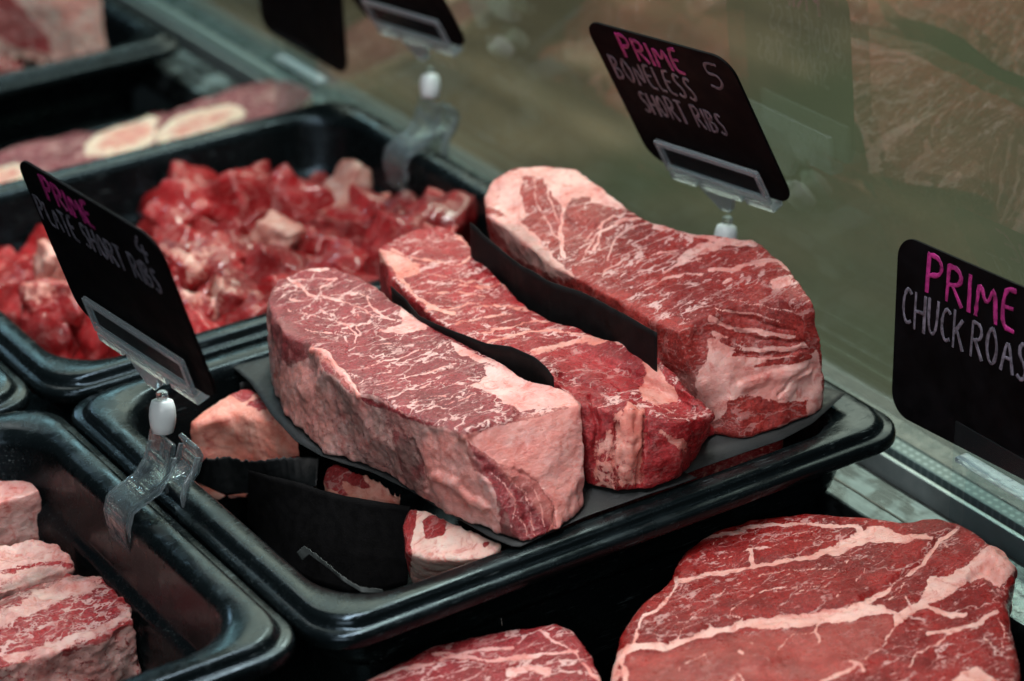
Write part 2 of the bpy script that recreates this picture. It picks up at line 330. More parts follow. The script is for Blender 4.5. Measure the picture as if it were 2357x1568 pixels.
# ------------------------------------------------------------------ meat
def inside(px, py, poly):
    c = np.zeros(len(px), bool); n = len(poly)
    for i in range(n):
        x0, y0 = poly[i]; x1, y1 = poly[(i + 1) % n]
        if y0 == y1: continue
        c ^= ((y0 > py) != (y1 > py)) & (px < (x1 - x0) * (py - y0) / (y1 - y0) + x0)
    return c
def dpoly(px, py, pts):
    d = np.full(len(px), 1e9)
    for (x0, y0), (x1, y1) in zip(pts[:-1], pts[1:]):
        vx, vy = x1 - x0, y1 - y0; L = vx * vx + vy * vy + 1e-9
        t_ = np.clip(((px - x0) * vx + (py - y0) * vy) / L, 0, 1)
        d = np.minimum(d, np.hypot(px - x0 - t_ * vx, py - y0 - t_ * vy))
    return d
def remesh(bm, voxel, iters, relax=0.5):
    bmesh.ops.recalc_face_normals(bm, faces=bm.faces)
    me = bpy.data.meshes.new('tmp'); bm.to_mesh(me); bm.free(); o = bpy.data.objects.new('tmp', me); C.objects.link(o)
    r = o.modifiers.new('r', 'REMESH'); r.mode = 'VOXEL'; r.voxel_size = voxel; r.adaptivity = 0
    dg = bpy.context.evaluated_depsgraph_get(); out = bpy.data.meshes.new_from_object(o.evaluated_get(dg))
    bpy.data.objects.remove(o); bpy.data.meshes.remove(me)
    n = len(out.vertices); co = np.empty(n * 3); out.vertices.foreach_get('co', co); co = co.reshape(-1, 3)
    e = np.empty(len(out.edges) * 2, int); out.edges.foreach_get('vertices', e); e = e.reshape(-1, 2)
    deg = np.bincount(e.ravel(), minlength=n)[:, None]
    for _ in range(iters):
        s = np.stack([np.bincount(e[:, 0], co[e[:, 1], k], n) + np.bincount(e[:, 1], co[e[:, 0], k], n) for k in range(3)], 1)
        co = co + relax * (s / np.maximum(deg, 1) - co)
    out.vertices.foreach_set('co', co.ravel()); out.update(); return out, co
def normals(me):
    nn = np.empty(len(me.vertices) * 3); me.vertices.foreach_get('normal', nn); return nn.reshape(-1, 3)
def finish_meat(name, me, co, mat, ops, base, amp=0.0012, freq=70, fine=0.0003, label=None, cat='meat', group=None, ridge=None):
    nn = normals(me)
    d = amp * fbm(co * freq, 3) + fine * fbm(co * freq * 5 + 5, 2)
    me2 = co + nn * d[:, None]
    if ridge is not None: me2 = me2 + nn * ridge(co, nn)[:, None]
    me.vertices.foreach_set('co', me2.ravel()); me.update(); nn = normals(me)
    px, py = proj(me2); vis = np.einsum('ij,ij->i', nn, CAM - me2) > 0
    P_ = np.zeros((len(co), 4))
    f, g, dk = base(me2, nn); P_[:, 0] = f; P_[:, 1] = g; P_[:, 2] = dk
    hgt = np.zeros(len(co))
    jx = px + 9 * fbm(co * 110, 4); jy = py + 9 * fbm(co * 110 + 31, 4)
    for op in ops:
        k, kind, layer, val = op[:4]; pts = [k(*q) for q in op[-1]]; s = 1.0
        if kind == 'S':                       # a seam of a given width
            w_ = op[4] / {k1: 2.4, k2: 2.0, k5: 2.15, k0: 1.0}[k]
            wv = w_ * (1 + 0.9 * fbm(co * 140 + 9, 2))
            a_ = np.clip(1.25 - dpoly(jx, jy, pts) / np.maximum(wv, 1.0), 0, 1)
        else:
            a_ = np.where(inside(jx, jy, pts), np.clip(0.6 + dpoly(jx, jy, pts + [pts[0]]) / 14.0, 0, 1), np.clip(0.6 - dpoly(jx, jy, pts + [pts[0]]) / 14.0, 0, 1))
        a_ = a_ * vis; c_ = {'f': 0, 'm': 1, 'd': 2, 'p': 3, 'h': 4}[layer]
        if c_ == 4: hgt += val * a_ * a_ * (3 - 2 * a_)
        else: P_[:, c_] = P_[:, c_] * (1 - a_) + val * a_
    if np.abs(hgt).max() > 0: me2 = me2 + nn * hgt[:, None]; me.vertices.foreach_set('co', me2.ravel())
    c0 = me2.mean(0); c0[2] = me2[:, 2].min(); me.vertices.foreach_set('co', (me2 - c0).ravel()); me.update()
    at = me.attributes.new('paint', 'FLOAT_COLOR', 'POINT'); at.data.foreach_set('color', P_.ravel())
    o = link(name, me, mat, None, True); o.location = c0
    return tag(o, label, cat, group)
def loft(top, bot, mids=(), voxel=0.001, iters=8):
    bm = bmesh.new(); rings = [top] + list(mids) + [bot]
    rv = [[bm.verts.new(tuple(p)) for p in r] for r in rings]; n = len(top)
    for a_, b_2 in zip(rv[:-1], rv[1:]):
        for j in range(n): bm.faces.new((a_[j], a_[(j + 1) % n], b_2[(j + 1) % n], b_2[j]))
    for r, fl in ((rv[0], 1), (rv[-1], 0)):
        cc = np.mean([v.co[:] for v in r], 0); c = bm.verts.new(tuple(cc))
        for j in range(n): bm.faces.new((r[j], r[(j + 1) % n], c) if fl else (r[(j + 1) % n], r[j], c))
    return remesh(bm, voxel, iters)
def bulge(top, bot, k, f=0.5):
    t_ = np.array(top); b2 = np.array(bot); m = t_ * (1 - f) + b2 * f; c = m.mean(0); d = m - c; d[:, 2] = 0
    L = np.linalg.norm(d, axis=1)[:, None] + 1e-9; return m + d / L * k

ZR = 0.0055
def W(x, y, z): return np.array([x, y, z])
def H(p, z=ZR, dx=0, dy=0): return np.array([p[0] + dx, p[1] + dy, z])

# front roast
top = [V(614, 692, .045), V(640, 642, .046), V(700, 620, .047), V(770, 612, .048), V(855, 652, .048), V(905, 692, .048), V(970, 738, .048), V(1045, 778, .048), V(1150, 832, .048),
       V(1215, 874, .048), V(1270, 886, .048), V(1314, 902, .048), V(1337, 930, .047), V(1200, 962, .048), V(1072, 1000, .047), V(995, 968, .047), V(925, 942, .047), V(868, 912, .047), V(800, 895, .047), V(755, 850, .047), V(715, 792, .047), V(650, 762, .046)]
bot = [V(626, 882, ZR), H(top[1]), H(top[2]), H(top[3]), H(top[4]), H(top[5]), H(top[6]), H(top[7]), H(top[8]), H(top[9]), H(top[10]), H(top[11]),
       V(1342, 1165, ZR), V(1285, 1222, ZR), V(1205, 1245, ZR), V(1120, 1218, ZR), V(1040, 1185, ZR), V(965, 1140, ZR), V(900, 1092, ZR), V(825, 1064, ZR), V(748, 1042, ZR), V(658, 955, ZR)]
me, co = loft(top, bot, [bulge(top, bot, 0.0015)], 0.0008, 7)
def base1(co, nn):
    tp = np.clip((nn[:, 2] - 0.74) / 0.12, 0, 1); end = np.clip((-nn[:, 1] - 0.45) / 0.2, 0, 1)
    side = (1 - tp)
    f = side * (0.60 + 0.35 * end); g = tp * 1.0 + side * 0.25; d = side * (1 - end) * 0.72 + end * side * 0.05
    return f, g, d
def ridge1(co, nn):
    side = np.clip(1 - (nn[:, 2] - 0.2) / 0.4, 0, 1)
    q = co * np.array([60, 60, 28.0]); r = 1 - np.abs(fbm(q + 2.2, 3)) * 2.4
    return side * 0.0010 * r + side * 0.0005 * fbm(co * 260, 3)
ops1 = [
 (k1, 'P', 'p', .55, [(1050, 960), (1620, 760), (1640, 1300), (1500, 1400), (1200, 1080)]), (k1, 'P', 'p', .5, [(860, 930), (1050, 960), (1230, 1440), (850, 1200)]), (k1, 'S', 'p', .6, 26, [(290, 515), (395, 600), (515, 745)]), (k1, 'P', 'p', .35, [(80, 600), (250, 600), (400, 800), (350, 1020), (150, 900)]),
 (k1, 'S', 'f', 1, 16, [(60, 230), (90, 165), (130, 125), (250, 100), (360, 100)]), (k1, 'S', 'f', 1, 10, [(90, 165), (140, 150), (180, 165), (230, 190), (262, 235), (300, 250)]),
 (k1, 'S', 'f', .9, 7, [(180, 165), (300, 160), (400, 160)]), (k1, 'S', 'f', .9, 6, [(400, 165), (320, 200), (330, 245), (420, 260), (500, 290), (560, 320), (600, 350), (650, 350)]),
 (k1, 'S', 'f', .9, 5, [(420, 260), (440, 225), (560, 240), (600, 255)]), (k1, 'S', 'f', 1, 6, [(560, 240), (580, 300), (640, 345), (700, 360)]), (k1, 'S', 'f', .9, 5, [(215, 270), (170, 262), (175, 238), (215, 240)]),
 (k1, 'S', 'f', .85, 4, [(150, 310), (230, 330), (330, 345), (420, 370), (480, 385)]), (k1, 'S', 'f', .85, 5, [(420, 370), (470, 390), (500, 440), (495, 480)]), (k1, 'S', 'f', .85, 5, [(400, 430), (440, 430), (520, 440), (500, 385), (580, 370)]),
 (k1, 'S', 'f', .85, 4, [(220, 400), (300, 420), (380, 430), (460, 465)]), (k1, 'S', 'f', .85, 4, [(330, 245), (310, 300), (380, 345)]), (k1, 'S', 'f', .85, 4, [(500, 290), (470, 330), (520, 350)]),
 (k1, 'P', 'f', 1, [(620, 412), (700, 400), (742, 370), (722, 330), (735, 290), (800, 310), (880, 365), (960, 420), (900, 402), (820, 410), (720, 428)]),
 (k1, 'P', 'f', 1, [(975, 470), (1040, 495), (1120, 540), (1255, 578), (1140, 578), (1040, 545), (1000, 520)]), (k1, 'P', 'f', .9, [(1090, 690), (1160, 630), (1150, 600), (1250, 582), (1330, 610), (1500, 680), (1600, 740), (1625, 800), (1450, 800), (1340, 830), (1290, 800), (1200, 740)]),
 (k1, 'S', 'f', .8, 4, [(540, 600), (700, 560), (800, 520), (960, 480)]), (k1, 'S', 'f', .8, 4, [(560, 490), (640, 480), (790, 490)]), (k1, 'S', 'f', .85, 5, [(600, 690), (760, 650), (880, 620), (1010, 580)]),
 (k1, 'S', 'f', .8, 4, [(520, 680), (600, 640), (720, 600)]), (k1, 'S', 'f', .85, 5, [(660, 760), (800, 700), (900, 680), (1060, 690), (1150, 690)]), (k1, 'S', 'f', .8, 4, [(740, 800), (830, 760), (960, 740)]), (k1, 'S', 'f', .8, 4, [(800, 830), (950, 780), (1100, 740)]),
 (k1, 'P', 'f', 0, [(78, 240), (160, 330), (250, 440), (255, 540), (180, 575), (110, 520), (78, 380)]), (k1, 'P', 'm', .15, [(78, 240), (160, 330), (250, 440), (255, 540), (180, 575), (110, 520), (78, 380)]), (k1, 'P', 'd', 0.25, [(78, 300), (250, 440), (255, 560), (150, 570), (78, 400)]),
 (k1, 'S', 'f', 0, 10, [(520, 745), (640, 800), (760, 852), (900, 885), (1040, 935)]), (k1, 'S', 'd', 0, 12, [(520, 745), (640, 800), (760, 852), (900, 885), (1040, 935)]),
 (k1, 'S', 'f', .95, 22, [(290, 515), (365, 540), (395, 600), (460, 650), (485, 700), (515, 745)]), (k1, 'S', 'd', 0, 22, [(290, 515), (365, 540), (395, 600), (460, 650), (485, 700), (515, 745)]), (k1, 'S', 'h', .0016, 20, [(290, 515), (365, 540), (395, 600), (460, 650), (485, 700), (515, 745)]),
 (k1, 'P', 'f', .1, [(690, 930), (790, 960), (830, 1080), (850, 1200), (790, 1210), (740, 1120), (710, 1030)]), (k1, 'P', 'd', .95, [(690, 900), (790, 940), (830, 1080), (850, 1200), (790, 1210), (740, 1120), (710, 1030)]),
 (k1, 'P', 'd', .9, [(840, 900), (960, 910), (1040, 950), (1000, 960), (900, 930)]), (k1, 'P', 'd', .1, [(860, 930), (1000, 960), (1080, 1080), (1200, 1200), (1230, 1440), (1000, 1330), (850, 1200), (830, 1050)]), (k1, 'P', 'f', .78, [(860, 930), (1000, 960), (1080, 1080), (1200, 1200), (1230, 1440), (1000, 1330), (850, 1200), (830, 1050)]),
 (k1, 'P', 'f', 0, [(1065, 975), (1110, 1010), (1200, 1080), (1260, 1100), (1340, 1120), (1430, 1200), (1490, 1290), (1500, 1370), (1440, 1440), (1330, 1470), (1240, 1440), (1235, 1300), (1190, 1180), (1100, 1100)]),
 (k1, 'S', 'f', .75, 7, [(1190, 1130), (1260, 1180), (1300, 1270), (1290, 1400)]), (k1, 'S', 'f', .8, 6, [(1270, 1150), (1350, 1230), (1390, 1330), (1400, 1440)]), (k1, 'S', 'f', .8, 6, [(1290, 1330), (1350, 1380), (1360, 1450)]), (k1, 'S', 'f', .8, 5, [(1380, 1200), (1440, 1300), (1450, 1400)]),
 (k1, 'S', 'h', -.0018, 40, [(1180, 1130), (1300, 1200), (1380, 1330), (1400, 1420)]), (k1, 'S', 'h', -.0012, 9, [(1300, 1110), (1420, 1180), (1500, 1290), (1510, 1400)]), (k1, 'S', 'f', 0, 5, [(1300, 1110), (1420, 1180), (1500, 1290), (1515, 1400)]),
 (k1, 'S', 'h', -.0012, 12, [(1060, 940), (1100, 1040), (1190, 1120)]), (k1, 'S', 'f', .1, 5, [(1180, 820), (1280, 820), (1350, 850)]), (k1, 'S', 'h', .002, 35, [(1050, 940), (1120, 890), (1200, 860), (1280, 840)]),
 (k1, 'S', 'h', .002, 28, [(900, 1150), (1000, 1190), (1080, 1270), (1150, 1300)]), (k1, 'S', 'h', -.0015, 14, [(780, 960), (830, 1080), (860, 1210)]),
]
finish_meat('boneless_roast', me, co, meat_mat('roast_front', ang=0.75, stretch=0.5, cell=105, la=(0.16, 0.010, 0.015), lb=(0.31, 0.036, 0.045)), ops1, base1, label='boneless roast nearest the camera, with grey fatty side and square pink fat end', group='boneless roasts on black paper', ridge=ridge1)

# middle roast
top = [V(874, 575, .047), V(905, 546, .048), V(960, 525, .048), V(1010, 520, .048), V(1062, 538, .047), V(1110, 600, .045), V(1165, 662, .044), V(1235, 720, .044), V(1340, 757, .044), V(1430, 785, .044), V(1500, 815, .043), V(1550, 862, .040), V(1600, 915, .036), V(1636, 958, .029),
       V(1560, 972, .035), V(1490, 950, .039), V(1400, 945, .041), V(1325, 925, .044), V(1285, 885, .046), V(1262, 850, .046), W(.160, .085, .045), V(1100, 800, .046), V(1000, 735, .046), V(905, 645, .046)]
bot = [H(top[0], .02), H(top[1], .02), H(top[2], .02), H(top[3], .02), H(top[4], .015), H(top[5]), H(top[6]), H(top[7]), H(top[8]), H(top[9], ZR, -.004, -.004), V(1640, 985, ZR), V(1650, 1000, ZR), V(1620, 1020, ZR), V(1600, 1050, ZR),
       V(1560, 1105, ZR), V(1490, 1132, ZR), V(1420, 1138, ZR), V(1350, 1120, ZR), V(1335, 1080, ZR), W(.157, .075, ZR), W(.158, .095, ZR), H(top[21]), H(top[22]), H(top[23], .015)]
me, co = loft(top, bot, [bulge(top, bot, 0.002, .4), bulge(top, bot, 0.001, .8)], 0.0009, 9)
def base2(co, nn):
    tp = np.clip((nn[:, 2] - 0.62) / 0.2, 0, 1); return 0.05 + (1 - tp) * 0.22, tp * 1.0 + (1 - tp) * 0.12, (1 - tp) * 0.0
ops2 = [(k1, 'P', 'f', 1, [(620, 10), (700, 30), (760, 60), (825, 85), (805, 135), (740, 145), (730, 185), (690, 95), (630, 60)]), (k1, 'S', 'f', .95, 12, [(735, 170), (800, 240), (880, 300), (1000, 330)]),
 (k1, 'S', 'f', .9, 7, [(680, 10), (800, 50), (900, 70), (1000, 85)]), (k2, 'S', 'f', 1, 14, [(0, 385), (60, 430), (120, 480), (180, 560), (220, 610)]), (k2, 'S', 'f', .95, 8, [(120, 860), (250, 820), (420, 800), (600, 840), (680, 835)]),
 (k2, 'S', 'f', .9, 5, [(60, 700), (200, 690), (330, 720)]), (k2, 'S', 'f', .9, 5, [(0, 600), (100, 610), (200, 590)]), (k2, 'S', 'f', .9, 9, [(340, 720), (430, 750), (500, 770)]), (k2, 'S', 'f', .9, 5, [(100, 820), (300, 770), (420, 760)]),
 (k1, 'S', 'f', .9, 5, [(850, 310), (1000, 300), (1120, 270)]), (k1, 'S', 'f', .9, 5, [(1000, 380), (1150, 350), (1290, 330)]), (k1, 'S', 'f', .9, 5, [(760, 120), (900, 130), (1060, 180), (1100, 160)]), (k1, 'S', 'f', .9, 6, [(1010, 85), (1060, 60), (1100, 30)]), (k1, 'S', 'f', .9, 5, [(860, 230), (1000, 220), (1150, 240)]),
 (k2, 'S', 'f', .95, 16, [(330, 900), (430, 880), (560, 850), (700, 840), (800, 870), (850, 920)]), (k2, 'S', 'f', .95, 34, [(850, 930), (880, 1010), (930, 1090)]), (k2, 'P', 'f', 1, [(815, 1070), (870, 960), (960, 1080), (975, 1130), (900, 1130), (830, 1110)]),
 (k2, 'P', 'm', .45, [(420, 920), (560, 880), (700, 870), (830, 930), (850, 1040), (700, 1060), (560, 1040), (440, 980)]),
 (k2, 'P', 'f', .62, [(700, 1190), (760, 1130), (835, 1150), (835, 1300), (815, 1500), (720, 1500), (690, 1300)]), (k2, 'P', 'f', .55, [(590, 1330), (680, 1240), (700, 1300), (700, 1540), (610, 1500)]), (k2, 'P', 'f', .7, [(900, 1260), (1010, 1300), (1010, 1350), (930, 1290)]),
 (k2, 'S', 'h', -.0035, 16, [(840, 1170), (830, 1300), (800, 1500)]), (k2, 'S', 'h', -.003, 14, [(700, 1230), (690, 1380), (710, 1540)]), (k2, 'S', 'h', -.002, 16, [(600, 1100), (620, 1250), (590, 1400)]), (k2, 'S', 'h', .002, 40, [(760, 1150), (760, 1300), (750, 1450)]),
 (k2, 'S', 'h', .003, 26, [(1040, 1140), (1110, 1170), (1130, 1190)]), (k2, 'S', 'f', .8, 7, [(820, 1060), (860, 1120), (960, 1180)]), (k2, 'S', 'h', -.002, 12, [(440, 1000), (640, 1070), (830, 1110)])]
finish_meat('boneless_roast', me, co, meat_mat('roast_middle', ang=0.3, stretch=0.32, cell=110, la=(0.20, 0.005, 0.008), lb=(0.40, 0.026, 0.032), streak=1.2, fat=(0.60, 0.19, 0.15), fat2=(0.70, 0.34, 0.29), wet=.28), ops2, base2, amp=.0022, label='middle boneless roast, deep red and narrow, between the two sheets of black paper', group='boneless roasts on black paper')

# right roast
top = [V(1112, 450, .058), V(1135, 412, .063), V(1188, 386, .067), V(1252, 379, .068), V(1325, 390, .068), V(1400, 442, .068), V(1480, 500, .067), V(1560, 526, .067), V(1650, 541, .067), V(1735, 551, .067), V(1795, 596, .067), V(1842, 652, .067), V(1872, 700, .064),
       V(1790, 690, .062), V(1700, 700, .060), V(1610, 735, .058), V(1560, 765, .056), V(1500, 735, .055), V(1440, 700, .055), V(1345, 652, .055), V(1262, 606, .055), V(1190, 545, .055), V(1118, 492, .055)]
bot = [H(top[0], .015, .012, 0), H(top[1], .015, .004, 0), H(top[2], .015), H(top[3], .015), H(top[4], .01), H(top[5]), H(top[6]), H(top[7]), H(top[8]), H(top[9], ZR, .002), W(.310, .075, ZR), W(.306, .05, ZR), V(1895, 945, ZR),
       V(1850, 968, ZR), V(1795, 990, ZR), V(1715, 1012, ZR), V(1645, 1000, ZR), W(.222, .068, ZR), W(.215, .09, ZR), H(top[19], ZR, .008), H(top[20], ZR, .008), H(top[21], .01, .008), H(top[22], .012, .01)]
mid = np.array(bulge(top, bot, 0.002, .5)); mid[12] = V(1896, 860, .024); mid[11] = V(1893, 800, .040)
me, co = loft(top, bot, [mid], 0.0009, 8)
def base3(co, nn):
    tp = np.clip((nn[:, 2] - 0.70) / 0.15, 0, 1); return (1 - tp) * 0.30, tp * 1.1 + (1 - tp) * 0.3, (1 - tp) * 0.05
ops3 = [(k2, 'P', 'f', .95, [(98, 240), (105, 160), (210, 95), (330, 55), (540, 80), (620, 140), (700, 205), (790, 262), (700, 250), (620, 225), (560, 195), (500, 200), (470, 260), (440, 220), (370, 110), (285, 105), (270, 180), (290, 290), (220, 290), (150, 260)]),
 (k2, 'S', 'f', .9, 5, [(330, 120), (345, 230), (400, 330), (470, 420)]), (k2, 'S', 'f', .95, 12, [(480, 200), (460, 290), (450, 400), (470, 470)]), (k2, 'S', 'f', .9, 5, [(380, 130), (400, 200), (440, 300)]), (k2, 'S', 'f', .95, 8, [(850, 300), (720, 310), (640, 360), (600, 450)]), (k2, 'S', 'f', .9, 6, [(850, 330), (740, 350), (680, 430), (660, 490)]),
 (k2, 'S', 'f', .9, 6, [(800, 275), (690, 290), (620, 340), (570, 400)]), (k2, 'S', 'f', .95, 16, [(850, 320), (930, 340), (1060, 370), (1150, 390)]), (k2, 'S', 'f', .95, 30, [(1000, 480), (1080, 440), (1200, 400), (1320, 405)]), (k2, 'S', 'f', .95, 13, [(1130, 530), (1220, 530), (1330, 500), (1430, 490), (1500, 530)]),
 (k2, 'S', 'f', .9, 8, [(900, 560), (1000, 500), (1080, 480)]), (k2, 'S', 'f', .85, 5, [(720, 560), (800, 500), (900, 460), (1000, 440)]), (k2, 'S', 'f', .85, 5, [(640, 560), (740, 480), (840, 430)]), (k2, 'S', 'f', .85, 5, [(830, 620), (960, 560), (1100, 550)]), (k2, 'S', 'f', .85, 5, [(560, 480), (600, 400), (640, 340)]),
 (k2, 'P', 'f', 1, [(1410, 590), (1440, 560), (1490, 550), (1485, 605), (1440, 615), (1395, 625)]), (k2, 'S', 'h', .0012, 16, [(1410, 600), (1470, 570)]), (k2, 'S', 'f', 1, 12, [(1190, 590), (1220, 580)]),
 (k2, 'P', 'f', 0, [(1240, 640), (1400, 620), (1550, 600), (1600, 780), (1580, 900), (1400, 960), (1240, 900), (1130, 740)]), (k2, 'P', 'm', .35, [(1130, 640), (1550, 600), (1600, 780), (1580, 900), (1400, 960), (1130, 800)]),
 (k2, 'S', 'f', .95, 14, [(1130, 745), (1200, 790), (1330, 812), (1500, 832)]), (k2, 'S', 'f', .9, 6, [(1160, 700), (1300, 735), (1440, 760)]), (k2, 'S', 'f', .9, 12, [(1150, 820), (1300, 885), (1450, 890), (1560, 880)]), (k2, 'S', 'f', .9, 8, [(1280, 935), (1420, 930), (1560, 900)]), (k2, 'S', 'f', .8, 5, [(1200, 670), (1350, 690), (1500, 720)]),
 (k2, 'P', 'f', 1, [(1120, 850), (1170, 850), (1260, 920), (1400, 965), (1560, 930), (1600, 900), (1625, 1000), (1620, 1190), (1500, 1200), (1560, 1110), (1480, 1150), (1400, 1120), (1300, 1090), (1200, 1110), (1190, 1200), (1150, 1120)]),
 (k2, 'P', 'f', .1, [(920, 800), (1060, 800), (1110, 960), (1060, 1040), (960, 1000)]), (k2, 'P', 'f', .85, [(1060, 1020), (1130, 900), (1190, 1200), (1100, 1200)]), (k2, 'P', 'd', .45, [(940, 1000), (1060, 1000), (1180, 1230), (1100, 1270), (1000, 1150)]), (k2, 'P', 'f', .25, [(1190, 1180), (1300, 1090), (1420, 1130), (1560, 1120), (1560, 1200), (1250, 1290), (1120, 1260)]),
 (k2, 'P', 'f', .8, [(120, 290), (260, 300), (400, 440), (520, 570), (430, 560), (250, 470), (180, 360)]), (k2, 'P', 'd', .7, [(150, 330), (270, 330), (400, 460), (520, 580), (430, 560), (250, 470), (180, 380)]), (k2, 'P', 'f', .05, [(580, 590), (720, 650), (900, 760), (1000, 790), (920, 940), (720, 740), (520, 580)]), (k2, 'P', 'm', .2, [(580, 590), (720, 650), (900, 760), (1000, 790), (920, 940), (720, 740), (520, 580)]),
 (k2, 'S', 'f', .05, 13, [(1190, 850), (1350, 862), (1570, 850)]), (k2, 'S', 'f', .05, 12, [(1230, 915), (1400, 912), (1580, 895)]), (k2, 'S', 'f', .1, 9, [(1330, 965), (1450, 960), (1580, 930)]), (k2, 'S', 'f', .9, 7, [(1180, 885), (1350, 892), (1560, 872)]), (k2, 'S', 'h', -.0014, 8, [(1170, 770), (1330, 840), (1560, 860)]), (k2, 'S', 'h', -.0014, 8, [(1200, 710), (1340, 770), (1500, 800)]), (k2, 'S', 'h', -.0014, 8, [(1250, 905), (1400, 915), (1560, 885)]), (k2, 'S', 'h', .0015, 25, [(1280, 1050), (1400, 1010), (1560, 990)]), (k2, 'S', 'h', -.0012, 8, [(1440, 1100), (1500, 1020), (1590, 960)])]
finish_meat('boneless_roast', me, co, meat_mat('roast_right', ang=0.35, stretch=0.30, cell=120, la=(0.20, 0.009, 0.008), lb=(0.40, 0.038, 0.031), width=0.075, streak=1.5, fat=(0.65, 0.27, 0.24), fat2=(0.75, 0.44, 0.40)), ops3, base3, amp=.0016, label='tallest boneless roast next to the glass, heavily marbled with a striped red end', group='boneless roasts on black paper')

# chuck roast
out = [(1400, 1660), (1408, 1540), (1430, 1462), (1482, 1388), (1548, 1332), (1572, 1268), (1640, 1226), (1720, 1199), (1830, 1192), (1960, 1196), (2110, 1204), (2150, 1197), (2210, 1212), (2272, 1248), (2312, 1284), (2336, 1318), (2322, 1362), (2318, 1400), (2336, 1470), (2350, 1560), (2350, 1660), (2200, 1760), (1900, 1800), (1550, 1760)]
top = [V(x, y, -.026) for x, y in out]; c_ = np.mean(top, 0)
def shrink(ring, k, z):
    c = np.mean(ring, 0); r = []
    for p in ring:
        d = np.array(p) - c; d[2] = 0; L = np.linalg.norm(d); q = c + d * (1 - k / L); q[2] = z; r.append(q)
    return r
me, co = loft(shrink(top, .004, -.0225), shrink(top, .006, -.068), [top, [p + np.array([0, 0, -.02]) for p in top]], 0.0010, 8)
def basec(co, nn):
    tp = np.clip((nn[:, 2] - 0.3) / 0.3, 0, 1); return (1 - tp) * .2, tp * .55 + (1 - tp) * .5, 0 * tp
